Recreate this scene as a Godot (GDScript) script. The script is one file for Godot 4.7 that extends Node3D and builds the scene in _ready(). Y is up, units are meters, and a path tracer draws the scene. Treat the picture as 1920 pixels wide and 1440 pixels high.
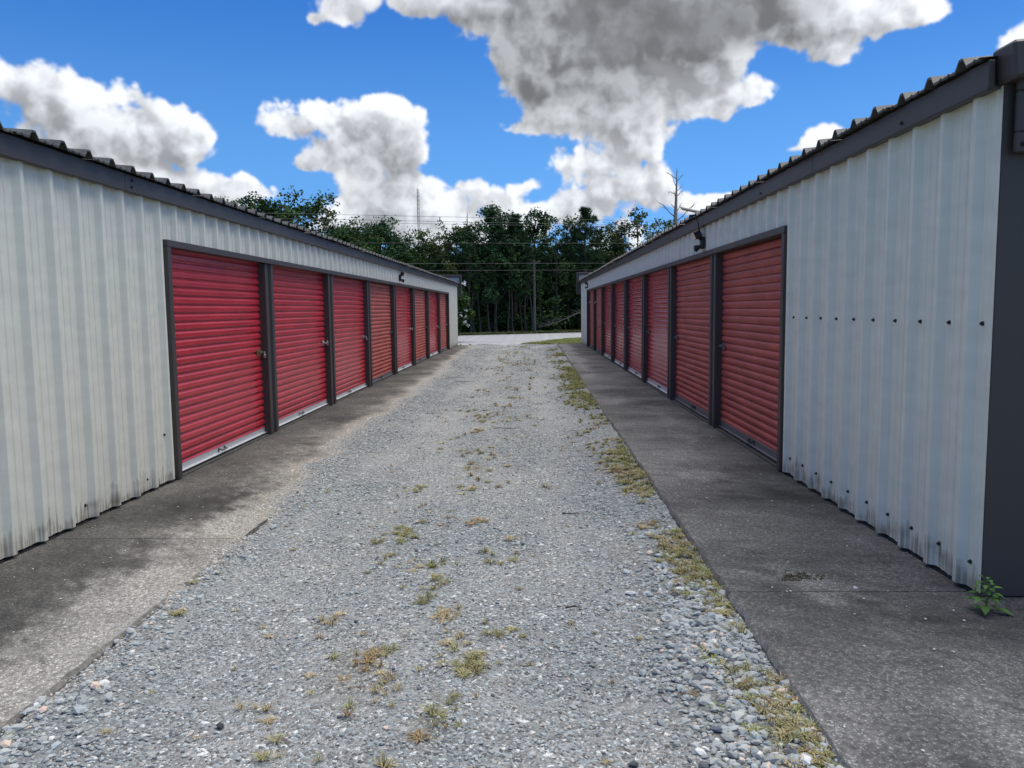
extends Node3D
# An aisle of gravel between two rows of red roll-up storage units, road and woods beyond.

const RIB := 0.2935       # spacing of the major ribs of the wall and roof sheets
const PHASE := 0.215     # where the rib pattern starts
const BAY := 2.8          # door spacing
const NEAR_END := -2.69   # building ends, measured along the building from its first bay line
const FAR_END := 25.58
const OPEN0 := 0.196
const OPEN1 := 22.2
const DOOR_TOP := 2.025
const EAVE := 2.353
const DEPTH := 9.0        # building width across

const CLOUDS := [[-33.5,13.5,3.36,2.24,0.30], [-31.0,12.8,2.42,1.99,0.35], [-27.0,13.3,2.87,1.99,0.10], [-27.7,11.1,3.22,2.01,0.30], [-24.7,11.5,3.30,1.71,0.20], [-23.2,10.8,1.86,1.04,0.30], [-32.3,9.6,4.80,2.26,0.50], [-28.9,9.0,5.33,1.67,0.45], [-24.2,8.7,4.07,0.97,0.25], [-21.3,8.5,2.64,0.78,0.20], [-18.9,8.0,1.92,0.58,0.20], [-25.3,7.0,5.89,1.04,0.30], [-31.4,6.5,6.97,1.98,0.40], [-17.7,12.5,2.10,1.42,0.10], [-15.5,13.2,2.70,1.79,0.10], [-12.8,12.7,3.51,2.00,0.20], [-9.9,13.1,2.16,1.83,0.10], [-9.0,11.5,1.58,1.66,0.30], [-11.3,10.4,2.95,2.03,0.60], [-13.5,10.7,3.13,1.28,0.40], [-10.0,8.8,2.38,1.87,0.70], [-9.1,7.0,3.59,1.43,0.30], [-11.7,7.2,2.37,1.12,0.60], [-6.4,7.9,3.20,1.58,0.15], [-3.8,7.9,2.21,1.32,0.10], [-1.7,7.2,1.41,0.84,0.10], [-5.3,6.3,6.43,1.06,0.35], [-13.6,6.3,0.87,0.52,0.00], [-16.2,9.9,1.01,0.65,0.30], [-12.8,19.8,1.85,1.17,0.10], [-15.0,19.1,0.61,0.34,0.30], [-5.5,18.3,0.63,0.28,0.40], [-7.3,20.4,2.34,0.63,0.20], [-4.7,20.0,2.16,0.98,0.40], [-1.3,19.8,3.54,2.11,0.60], [0.1,17.8,2.76,2.14,0.60], [3.9,18.6,5.49,3.18,0.90], [9.0,18.8,6.57,2.79,1.10], [14.0,18.8,6.06,2.05,1.10], [0.9,15.7,3.16,2.54,0.70], [4.6,15.2,5.12,2.90,0.90], [9.0,15.3,5.06,2.14,0.80], [12.6,15.1,3.45,1.59,0.40], [15.4,14.2,2.27,0.91,0.20], [12.3,13.8,2.31,1.00,0.20], [6.8,13.2,5.11,1.46,0.50], [3.1,12.7,4.36,1.18,0.40], [-0.9,12.7,1.91,0.52,0.35], [18.1,18.1,4.07,1.51,0.50], [21.0,17.1,2.54,1.49,0.30], [22.6,17.8,3.23,1.14,0.20], [25.6,17.5,2.10,0.70,0.10], [20.1,15.8,1.65,0.84,0.10], [7.5,20.3,15.49,2.08,1.20], [2.2,10.4,1.68,1.20,0.10], [4.0,9.5,2.47,1.87,0.20], [6.3,10.1,2.18,2.04,0.45], [8.5,11.5,1.65,0.88,0.10], [8.5,8.8,1.78,1.56,0.30], [5.7,7.7,3.58,1.28,0.30], [10.0,7.4,1.57,0.89,0.15], [12.4,7.0,2.14,0.81,0.10], [1.6,7.2,1.12,0.68,0.00], [0.0,8.6,1.00,0.53,0.10], [14.3,7.3,1.16,0.51,0.10], [3.8,6.9,3.60,0.95,0.40], [19.9,11.2,1.56,0.69,0.10], [18.9,10.5,0.90,0.42,0.10], [17.6,10.3,0.45,0.32,0.00], [30.9,15.5,1.33,1.10,0.10], [30.2,15.1,0.80,0.49,0.00], [13.4,12.7,0.54,0.50,0.10], [-7.7,20.1,1.17,0.49,0.10]]

var taken := {}
var mats := {}
var rng := RandomNumberGenerator.new()

# ---------------------------------------------------------------- mesh builder
class MB:
	var v := PackedVector3Array()
	var n := PackedVector3Array()
	var c := PackedColorArray()
	var t := PackedVector2Array()
	var col := Color.WHITE

	func vert(p: Vector3, nn: Vector3, uv := Vector2.ZERO) -> void:
		v.append(p)
		n.append(nn)
		c.append(col)
		t.append(uv)

	func tri(a: Vector3, b: Vector3, d: Vector3, out: Vector3) -> void:
		var nn := (b - a).cross(d - a)
		if nn.length_squared() < 1e-16:
			return
		nn = nn.normalized()
		if nn.dot(out) < 0.0:
			nn = -nn
			vert(a, nn)
			vert(b, nn)
			vert(d, nn)
		else:
			vert(a, nn)
			vert(d, nn)
			vert(b, nn)

	func quad(a: Vector3, b: Vector3, d: Vector3, e: Vector3, out: Vector3, ua := Vector2.ZERO, ub := Vector2.ZERO, ud := Vector2.ZERO, ue := Vector2.ZERO) -> void:
		var nn := (d - a).cross(e - b)
		if nn.length_squared() < 1e-18:
			return
		nn = nn.normalized()
		if nn.dot(out) < 0.0:
			nn = -nn
			vert(a, nn, ua); vert(b, nn, ub); vert(d, nn, ud)
			vert(a, nn, ua); vert(d, nn, ud); vert(e, nn, ue)
		else:
			vert(a, nn, ua); vert(d, nn, ud); vert(b, nn, ub)
			vert(a, nn, ua); vert(e, nn, ue); vert(d, nn, ud)

	# chamfered box, turned by bs
	func box(mid: Vector3, size: Vector3, bevel := 0.0, bs := Basis()) -> void:
		var h := size * 0.5
		var b: float = minf(bevel, minf(h.x, minf(h.y, h.z)) * 0.9)
		var sg := [-1.0, 1.0]
		for ax in 3:
			var i := (ax + 1) % 3
			var j := (ax + 2) % 3
			for s in sg:
				var q: Array[Vector3] = []
				for k in [[-1.0, -1.0], [1.0, -1.0], [1.0, 1.0], [-1.0, 1.0]]:
					var p := Vector3()
					p[ax] = s * h[ax]
					p[i] = k[0] * (h[i] - b)
					p[j] = k[1] * (h[j] - b)
					q.append(mid + bs * p)
				var o := Vector3()
				o[ax] = s
				quad(q[0], q[1], q[2], q[3], bs * o)
		if b <= 0.0:
			return
		for ax in 3:
			var i := (ax + 1) % 3
			var j := (ax + 2) % 3
			for s in sg:
				for u in sg:
					var q: Array[Vector3] = []
					for k in [[-1.0, 0], [1.0, 0], [1.0, 1], [-1.0, 1]]:
						var p := Vector3()
						p[ax] = k[0] * (h[ax] - b)
						p[i] = s * (h[i] - (b if k[1] == 1 else 0.0))
						p[j] = u * (h[j] - (0.0 if k[1] == 1 else b))
						q.append(mid + bs * p)
					var o := Vector3()
					o[i] = s
					o[j] = u
					quad(q[0], q[1], q[2], q[3], bs * o)
		for sx in sg:
			for sy in sg:
				for sz in sg:
					tri(mid + bs * Vector3(sx * h.x, sy * (h.y - b), sz * (h.z - b)), mid + bs * Vector3(sx * (h.x - b), sy * h.y, sz * (h.z - b)), mid + bs * Vector3(sx * (h.x - b), sy * (h.y - b), sz * h.z), bs * Vector3(sx, sy, sz))

	# tapered tube through pts
	func tube(pts: Array, radii: Array, sides := 6, cap := true) -> void:
		var rings: Array = []
		var ref := Vector3(0.31, 0.2, 0.93)
		for k in pts.size():
			var d: Vector3 = (pts[mini(k + 1, pts.size() - 1)] - pts[maxi(k - 1, 0)]).normalized()
			var x := d.cross(ref).normalized()
			if x.length() < 0.1:
				x = d.cross(Vector3.RIGHT).normalized()
			var y := d.cross(x)
			var ring: Array = []
			for s in sides:
				var w := TAU * s / sides
				ring.append((x * cos(w) + y * sin(w)))
			rings.append(ring)
		for k in pts.size() - 1:
			for s in sides:
				var s2 := (s + 1) % sides
				var n0: Vector3 = rings[k][s]
				var n1: Vector3 = rings[k][s2]
				var n2: Vector3 = rings[k + 1][s2]
				var n3: Vector3 = rings[k + 1][s]
				var a: Vector3 = pts[k] + n0 * radii[k]
				var b: Vector3 = pts[k] + n1 * radii[k]
				var d: Vector3 = pts[k + 1] + n2 * radii[k + 1]
				var e: Vector3 = pts[k + 1] + n3 * radii[k + 1]
				var fn := (d - a).cross(e - b)
				if fn.dot(n0 + n1) < 0.0:
					vert(a, n0); vert(b, n1); vert(d, n2)
					vert(a, n0); vert(d, n2); vert(e, n3)
				else:
					vert(a, n0); vert(d, n2); vert(b, n1)
					vert(a, n0); vert(e, n3); vert(d, n2)
		if cap:
			for k in [0, pts.size() - 1]:
				var o: Vector3 = (pts[0] - pts[1]) if k == 0 else (pts[k] - pts[k - 1])
				for s in range(1, sides - 1):
					tri(pts[k] + rings[k][0] * radii[k], pts[k] + rings[k][s] * radii[k], pts[k] + rings[k][s + 1] * radii[k], o)

	# closed outline (x, z) lifted from y0 to y1
	func prism(outline: PackedVector2Array, y0: float, y1: float) -> void:
		var mid := Vector2.ZERO
		for p in outline:
			mid += p
		mid /= outline.size()
		var cw := Geometry2D.is_polygon_clockwise(outline)
		for k in outline.size():
			var p := outline[k]
			var q := outline[(k + 1) % outline.size()]
			var d := q - p
			var o := Vector2(-d.y, d.x) if not cw else Vector2(d.y, -d.x)
			o = -o
			quad(Vector3(p.x, y0, p.y), Vector3(q.x, y0, q.y), Vector3(q.x, y1, q.y), Vector3(p.x, y1, p.y), Vector3(o.x, 0, o.y))
		var idx := Geometry2D.triangulate_polygon(outline)
		for k in range(0, idx.size(), 3):
			var a := outline[idx[k]]
			var b := outline[idx[k + 1]]
			var e := outline[idx[k + 2]]
			tri(Vector3(a.x, y1, a.y), Vector3(b.x, y1, b.y), Vector3(e.x, y1, e.y), Vector3.UP)
			tri(Vector3(a.x, y0, a.y), Vector3(b.x, y0, b.y), Vector3(e.x, y0, e.y), Vector3.DOWN)

	func mesh() -> ArrayMesh:
		var arr := []
		arr.resize(Mesh.ARRAY_MAX)
		arr[Mesh.ARRAY_VERTEX] = v
		arr[Mesh.ARRAY_NORMAL] = n
		arr[Mesh.ARRAY_COLOR] = c
		arr[Mesh.ARRAY_TEX_UV] = t
		var m := ArrayMesh.new()
		m.add_surface_from_arrays(Mesh.PRIMITIVE_TRIANGLES, arr)
		return m


# ---------------------------------------------------------------- naming and placing
func numbered(called: String) -> String:
	taken[called] = taken.get(called, -1) + 1
	return called if taken[called] == 0 else "%s_%03d" % [called, taken[called]]

func thing(called: String, label: String, category: String, at := Vector3.ZERO, turn := 0.0, group := "") -> Node3D:
	var o := Node3D.new()
	o.name = numbered(called)
	add_child(o)
	o.position = at
	o.rotation.y = turn
	tag(o, label, category, group)
	return o

func tag(o: Node, label: String, category: String, group := "", kind := "") -> void:
	if label: o.set_meta("label", label)
	if category: o.set_meta("category", category)
	if group: o.set_meta("group", group)
	if kind: o.set_meta("kind", kind)

func part(called: String, mesh: Mesh, mat: Material, parent: Node) -> MeshInstance3D:
	var o := MeshInstance3D.new()
	o.name = called
	o.mesh = mesh
	o.material_override = mat
	parent.add_child(o, true)
	return o

func solo(called: String, mesh: Mesh, mat: Material, label: String, category: String, group := "", at := Vector3.ZERO, turn := 0.0) -> MeshInstance3D:
	var o := MeshInstance3D.new()
	o.name = numbered(called)
	o.mesh = mesh
	o.material_override = mat
	add_child(o)
	o.position = at
	o.rotation.y = turn
	tag(o, label, category, group)
	return o

func structure(called: String, mesh: Mesh, mat: Material, label: String) -> MeshInstance3D:
	var o := MeshInstance3D.new()
	o.name = numbered(called)
	o.mesh = mesh
	o.material_override = mat
	add_child(o)
	tag(o, label, "", "", "structure")
	return o

func scatter(called: String, mesh: Mesh, mat: Material, places: Array, colors: Array, label: String, category: String) -> MultiMeshInstance3D:
	var mm := MultiMesh.new()
	mm.transform_format = MultiMesh.TRANSFORM_3D
	mm.use_colors = true
	mm.mesh = mesh
	mm.instance_count = places.size()
	for i in places.size():
		mm.set_instance_transform(i, places[i])
		mm.set_instance_color(i, colors[i])
	var o := MultiMeshInstance3D.new()
	o.name = numbered(called)
	o.multimesh = mm
	o.material_override = mat
	add_child(o)
	tag(o, label, category, "", "stuff")
	return o

func lin(r: float, g: float, b: float) -> Color:
	return Color(r, g, b).linear_to_srgb()

func flat(col: Color, rough := 0.6, metal := 0.0) -> StandardMaterial3D:
	var m := StandardMaterial3D.new()
	m.albedo_color = col
	m.roughness = rough
	m.metallic = metal
	return m

func noise(s: int, freq: float, octaves := 4, type := FastNoiseLite.TYPE_SIMPLEX_SMOOTH) -> FastNoiseLite:
	var f := FastNoiseLite.new()
	f.seed = s
	f.noise_type = type
	f.frequency = freq
	f.fractal_type = FastNoiseLite.FRACTAL_FBM if octaves > 1 else FastNoiseLite.FRACTAL_NONE
	f.fractal_octaves = octaves
	return f

func sstep(a: float, b: float, x: float) -> float:
	var q := clampf((x - a) / (b - a), 0.0, 1.0)
	return q * q * (3.0 - 2.0 * q)

# ---------------------------------------------------------------- sky
const SW := 4096
const SH := 2048
const CW := 1024   # coarse raster of the cloud bodies
const CH := 256    # zenith to horizon
var body := PackedFloat32Array()
var dark := PackedFloat32Array()
var sky_rows: Array = []
var puff: FastNoiseLite
var wisp: FastNoiseLite
var roll: FastNoiseLite

func cloud_blob(az: float, el: float, rx: float, ry: float, dk: float) -> void:
	var px := 360.0 / CW
	var y0 := maxi(0, int((90.0 - el - ry * 2.2) / (90.0 / CH)))
	var y1 := mini(CH - 1, int((90.0 - el + ry * 2.2) / (90.0 / CH)) + 1)
	var cx := int((az + 180.0) / px)
	var w := mini(CW / 2, int(rx * 2.2 / px) + 1)
	for y in range(y0, y1 + 1):
		var e := 90.0 - (y + 0.5) * 90.0 / CH
		for k in range(-w, w + 1):
			var x := posmod(cx + k, CW)
			var a := (x + 0.5) * px - 180.0 - az
			if a > 180.0: a -= 360.0
			if a < -180.0: a += 360.0
			var dy := (e - el) / ry
			if dy < 0.0: dy *= 1.15
			var q := (a / rx) * (a / rx) + dy * dy
			if q > 4.8:
				continue
			var f := exp(-q * 1.1)
			var i := y * CW + x
			body[i] = body[i] + f
			dark[i] = dark[i] + f * dk

func sample(f: PackedFloat32Array, x: float, y: float) -> float:
	var xi := floori(x)
	var yi := clampi(floori(y), 0, CH - 2)
	var fx := x - xi
	var fy := clampf(y - yi, 0.0, 1.0)
	var x0 := posmod(xi, CW)
	var x1 := posmod(xi + 1, CW)
	var a := lerpf(f[yi * CW + x0], f[yi * CW + x1], fx)
	var b := lerpf(f[yi * CW + CW + x0], f[yi * CW + CW + x1], fx)
	return lerpf(a, b, fy)

func sky_row(y: int) -> void:
	var el := (0.5 - (y + 0.5) / SH) * PI
	var eld := rad_to_deg(el)
	if eld > 28.0 and y % 4:
		return
	var out := PackedFloat32Array()
	out.resize(SW * 3)
	var ce := cos(el)
	var se := sin(el)
	# clear air, pale at the horizon and deep overhead
	var clear := Vector3(0.15, 0.42, 0.88).lerp(Vector3(0.034, 0.175, 0.59), sstep(3.0, 24.0, eld))
	clear = clear.lerp(Vector3(0.33, 0.55, 0.86), 1.0 - sstep(-1.0, 7.0, eld))
	clear = clear.lerp(Vector3(0.02, 0.11, 0.44), sstep(24.0, 70.0, eld))
	var cy := (90.0 - eld) / (90.0 / CH) - 0.5
	var x := 0
	while x < SW:
		var az := wrapf((x + 0.5) / SW * TAU, -PI, PI)
		var step := 1 if eld <= 28.0 and absf(az) < 0.85 else 4
		var d := Vector3(ce * sin(az), se, -ce * cos(az))
		var col := clear * (0.42 + 0.055 * sin(az))
		var cx := (az / TAU + 0.5) * CW - 0.5
		var f := sample(body, cx, cy)
		if f > 0.08:
			var fb := 1.0 - exp(-f * 1.25)
			var w := wisp.get_noise_3dv(d)
			var dw := d + Vector3(w, wisp.get_noise_3d(d.y + 3.0, d.z, d.x), w) * 0.006
			var n := -puff.get_noise_3dv(dw) - 0.62
			var dens := fb * 1.70 - 0.72 + n * 2.0 + w * 0.42 + 0.30 * fb * minf(1.0, sample(dark, cx, cy) / maxf(f, 0.05))
			var a := sstep(0.0, 0.30, dens)
			if a > 0.0:
				# relief: does the cloud thin out towards the sun, up and to the right?
				var r := Vector3(cos(az), 0.0, sin(az))
				var n2 := -puff.get_noise_3dv(dw + r * 0.010 + Vector3.UP * 0.014) - 0.62
				var rel := clampf((n - n2) * 4.0, -0.5, 0.5)
				var up := fb - (1.0 - exp(-sample(body, cx + 1.5, cy - 3.0) * 1.25))
				var dk := sample(dark, cx, cy) / maxf(f, 0.05)
				var thick := sstep(0.42, 1.0, fb + roll.get_noise_3dv(d) * 0.22 + n * (0.35 - 0.25 * minf(dk, 1.0)))
				var g := 0.97 - thick * (0.10 + 0.70 * minf(dk, 1.0)) + rel * (0.62 - 0.36 * minf(dk, 1.0)) + clampf(up, -0.25, 0.3) * 0.8
				g = clampf(g, 0.26 + rel * 0.12, 1.08) * 0.37
				var white := Vector3(0.93, 0.955, 1.0) * g
				white = white.lerp(Vector3(0.90, 0.96, 1.06) * g, thick * 0.4)
				# low clouds sink into the pale air
				white = white.lerp(Vector3(0.28, 0.32, 0.37), (1.0 - sstep(0.0, 9.0, eld)) * 0.3)
				col = col.lerp(white, a)
		for k in step:
			var i := (x + k) * 3
			out[i] = col.x
			out[i + 1] = col.y
			out[i + 2] = col.z
		x += step
	for k in (4 if eld > 28.0 else 1):
		if y + k < SH / 2:
			sky_rows[y + k] = out

func make_sky() -> Image:
	body.resize(CW * CH)
	dark.resize(CW * CH)
	for b in CLOUDS:
		cloud_blob(b[0], b[1], b[2], b[3], b[4])
	for k in 26:
		cloud_blob(-46.0 + k * 3.6, 4.6 + 1.6 * sin(k * 2.3), 3.4, 1.3, 0.25)
	# the same kind of sky all round
	var r := RandomNumberGenerator.new()
	r.seed = 77
	# the broad cloud at the top of the view goes on overhead
	for k in 34:
		cloud_blob(r.randf_range(-70.0, 95.0), r.randf_range(25.0, 66.0), r.randf_range(9.0, 20.0), r.randf_range(4.0, 8.0), r.randf_range(0.4, 0.9))
	for k in 70:
		var az := r.randf_range(-180.0, 180.0)
		var el := 4.0 + 62.0 * pow(r.randf(), 1.5)
		var size := r.randf_range(3.0, 7.0) * (0.7 + el / 60.0)
		var dk := r.randf_range(0.1, 0.9)
		if absf(az) < 48.0 and el < 34.0:
			continue
		for j in r.randi_range(5, 9):
			var rx := size * r.randf_range(0.35, 0.8)
			cloud_blob(az + r.randf_range(-1.4, 1.4) * size / cos(deg_to_rad(el)), el + r.randf_range(-0.3, 0.5) * size, rx * 1.2 / cos(deg_to_rad(el)), rx * r.randf_range(0.5, 0.8), dk * r.randf_range(0.5, 1.2))
	puff = noise(5, 13.0, 5, FastNoiseLite.TYPE_CELLULAR)
	puff.cellular_return_type = FastNoiseLite.RETURN_DISTANCE
	puff.fractal_gain = 0.55
	wisp = noise(9, 30.0, 5)
	roll = noise(12, 9.0, 3)
	sky_rows.resize(SH / 2)
	var job := WorkerThreadPool.add_group_task(sky_row, SH / 2)
	WorkerThreadPool.wait_for_group_task_completion(job)
	var all := PackedFloat32Array()
	for y in SH / 2:
		all.append_array(sky_rows[y])
	var below := PackedFloat32Array()
	for x in SW:
		below.append_array([0.09, 0.10, 0.085])
	for y in SH / 2:
		all.append_array(below)
	sky_rows.clear()
	return Image.create_from_data(SW, SH, false, Image.FORMAT_RGBF, all.to_byte_array())

# ---------------------------------------------------------------- materials
func tex(img: Image) -> ImageTexture:
	return ImageTexture.create_from_image(img)

# grey-scale image from a function of (x, y) given as rows computed in threads
var grid_rows: Array = []

func cell_image(size: int, cell: float, s: int, kind: int) -> Image:
	var f := FastNoiseLite.new()
	f.noise_type = FastNoiseLite.TYPE_CELLULAR
	f.seed = s
	f.frequency = 1.0 / cell
	f.fractal_type = FastNoiseLite.FRACTAL_NONE
	f.cellular_jitter = 1.0
	f.cellular_return_type = kind
	return f.get_seamless_image(size, size, false, false, 0.12)

# pebbles of many tones: colour from each cell's own value, relief from the distance to its edge
func gravel_maps() -> Array:
	var size := 1024
	var a := cell_image(size, 8.0, 3, FastNoiseLite.RETURN_CELL_VALUE)
	var b := cell_image(size, 17.0, 4, FastNoiseLite.RETURN_CELL_VALUE)
	var ha := cell_image(size, 8.0, 3, FastNoiseLite.RETURN_DISTANCE2_SUB)
	var hb := cell_image(size, 17.0, 4, FastNoiseLite.RETURN_DISTANCE2_SUB)
	var pick := noise(8, 0.02, 3).get_seamless_image(size, size)
	var da := a.get_data()
	var db := b.get_data()
	var dha := ha.get_data()
	var dhb := hb.get_data()
	var dp := pick.get_data()
	var col := PackedByteArray()
	col.resize(size * size * 3)
	var hgt := PackedByteArray()
	hgt.resize(size * size)
	var r := RandomNumberGenerator.new()
	r.seed = 4
	for i in size * size:
		var big: bool = dp[i] > 158
		var v: float = (db[i] if big else da[i]) / 255.0
		var h: int = dhb[i] if big else dha[i]
		var g := 0.62 + 0.40 * v + r.randf_range(-0.10, 0.10)
		if v > 0.93: g += 0.25
		if v < 0.10: g -= 0.16
		var warm := 0.03 * sin(v * 40.0)
		col[i * 3] = clampi(int((g + warm) * 205.0), 0, 255)
		col[i * 3 + 1] = clampi(int(g * 205.0), 0, 255)
		col[i * 3 + 2] = clampi(int((g - warm * 0.6) * 207.0), 0, 255)
		hgt[i] = clampi(h + (40 if big else 0), 0, 255)
	return [Image.create_from_data(size, size, false, Image.FORMAT_RGB8, col), Image.create_from_data(size, size, false, Image.FORMAT_L8, hgt)]

# weathered concrete: sand grains and pale aggregate
func concrete_maps() -> Array:
	var size := 1024
	var fine := noise(21, 0.22, 3).get_seamless_image(size, size).get_data()
	var mid := noise(22, 0.035, 4).get_seamless_image(size, size).get_data()
	var agg := cell_image(size, 7.0, 23, FastNoiseLite.RETURN_CELL_VALUE).get_data()
	var edge := cell_image(size, 7.0, 23, FastNoiseLite.RETURN_DISTANCE).get_data()
	var col := PackedByteArray()
	col.resize(size * size * 3)
	var hgt := PackedByteArray()
	hgt.resize(size * size)
	var r := RandomNumberGenerator.new()
	r.seed = 9
	for i in size * size:
		var g: float = 0.64 + (fine[i] / 255.0 - 0.5) * 0.40 + (mid[i] / 255.0 - 0.5) * 0.35 + r.randf_range(-0.12, 0.12)
		var stone: bool = agg[i] > 196 and edge[i] < 120
		if stone:
			g += 0.14 + (agg[i] - 196) / 320.0
		col[i * 3] = clampi(int(g * 232.0), 0, 255)
		col[i * 3 + 1] = clampi(int(g * 230.0), 0, 255)
		col[i * 3 + 2] = clampi(int(g * 227.0), 0, 255)
		hgt[i] = clampi(int(fine[i] * 0.5 + (70 if stone else 0) + mid[i] * 0.2), 0, 255)
	return [Image.create_from_data(size, size, false, Image.FORMAT_RGB8, col), Image.create_from_data(size, size, false, Image.FORMAT_L8, hgt)]

# painted wall sheets, 12 m long: run-off streaks, and splashed dirt in ragged columns along the foot
func wall_image() -> Image:
	var w := 2048
	var h := 512
	var col := PackedByteArray()
	col.resize(w * h * 3)
	var f1 := noise(31, 0.02, 3)
	var f2 := noise(32, 0.11, 3)
	var f3 := noise(33, 0.35, 2)
	var blot := noise(34, 0.018, 4)
	var r := RandomNumberGenerator.new()
	r.seed = 31
	for x in w:
		var streak := f2.get_noise_1d(x) * 0.5 + f3.get_noise_1d(x) * 0.5
		var reach := 0.085 + 0.11 * f1.get_noise_1d(x) + 0.10 * maxf(0.0, f2.get_noise_1d(x * 1.7 + 400.0)) + r.randf_range(-0.02, 0.03)
		var strong := clampf(0.30 + 0.6 * f2.get_noise_1d(x * 2.3 + 90.0) + r.randf_range(-0.2, 0.2), 0.05, 0.85)
		for y in h:
			var up := (1.0 - (y + 0.5) / h) * 2.5
			var b := blot.get_noise_2d(x, y * 2.0)
			var base := 0.985 + streak * 0.022 + b * 0.04
			var c := Vector3(base, base * 0.995, base * 0.93)
			var dirt := 0.0
			if up < reach * 1.5:
				dirt = strong * (1.0 - sstep(reach * 0.55, reach * 1.4, up))
				dirt = clampf(dirt + b * 0.35 * float(dirt > 0.02), 0.0, 0.9)
			if streak > 0.24 and up > 0.3:
				dirt = maxf(dirt, (streak - 0.24) * 0.35 * clampf(0.6 + b, 0.0, 1.0))
			c = c.lerp(Vector3(0.46, 0.41, 0.33), dirt)
			var i := (y * w + x) * 3
			col[i] = clampi(int(c.x * 222.0), 0, 255)
			col[i + 1] = clampi(int(c.y * 222.0), 0, 255)
			col[i + 2] = clampi(int(c.z * 222.0), 0, 255)
	return Image.create_from_data(w, h, false, Image.FORMAT_RGB8, col)

# chalked, streaked paint for the doors (multiplies the door's red)
func door_image(s: int, amount: float) -> Image:
	var w := 512
	var h := 512
	var col := PackedByteArray()
	col.resize(w * h)
	var f1 := noise(s, 0.012, 4)
	var f2 := noise(s + 1, 0.14, 2)
	for y in h:
		for x in w:
			var v := 0.90 + amount * (f1.get_noise_2d(x * 0.6, y * 1.6) * 0.9 + f2.get_noise_2d(x * 0.25, y * 0.4) * 0.35)
			col[y * w + x] = clampi(int(v * 255.0), 0, 255)
	return Image.create_from_data(w, h, false, Image.FORMAT_L8, col)

func triplanar(m: StandardMaterial3D, metres: float) -> void:
	m.uv1_triplanar = true
	m.uv1_world_triplanar = true
	m.uv1_scale = Vector3.ONE / metres

func relief(m: StandardMaterial3D, img: Texture2D, cm: float) -> void:
	m.heightmap_enabled = true
	m.heightmap_texture = img
	m.heightmap_scale = cm

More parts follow.
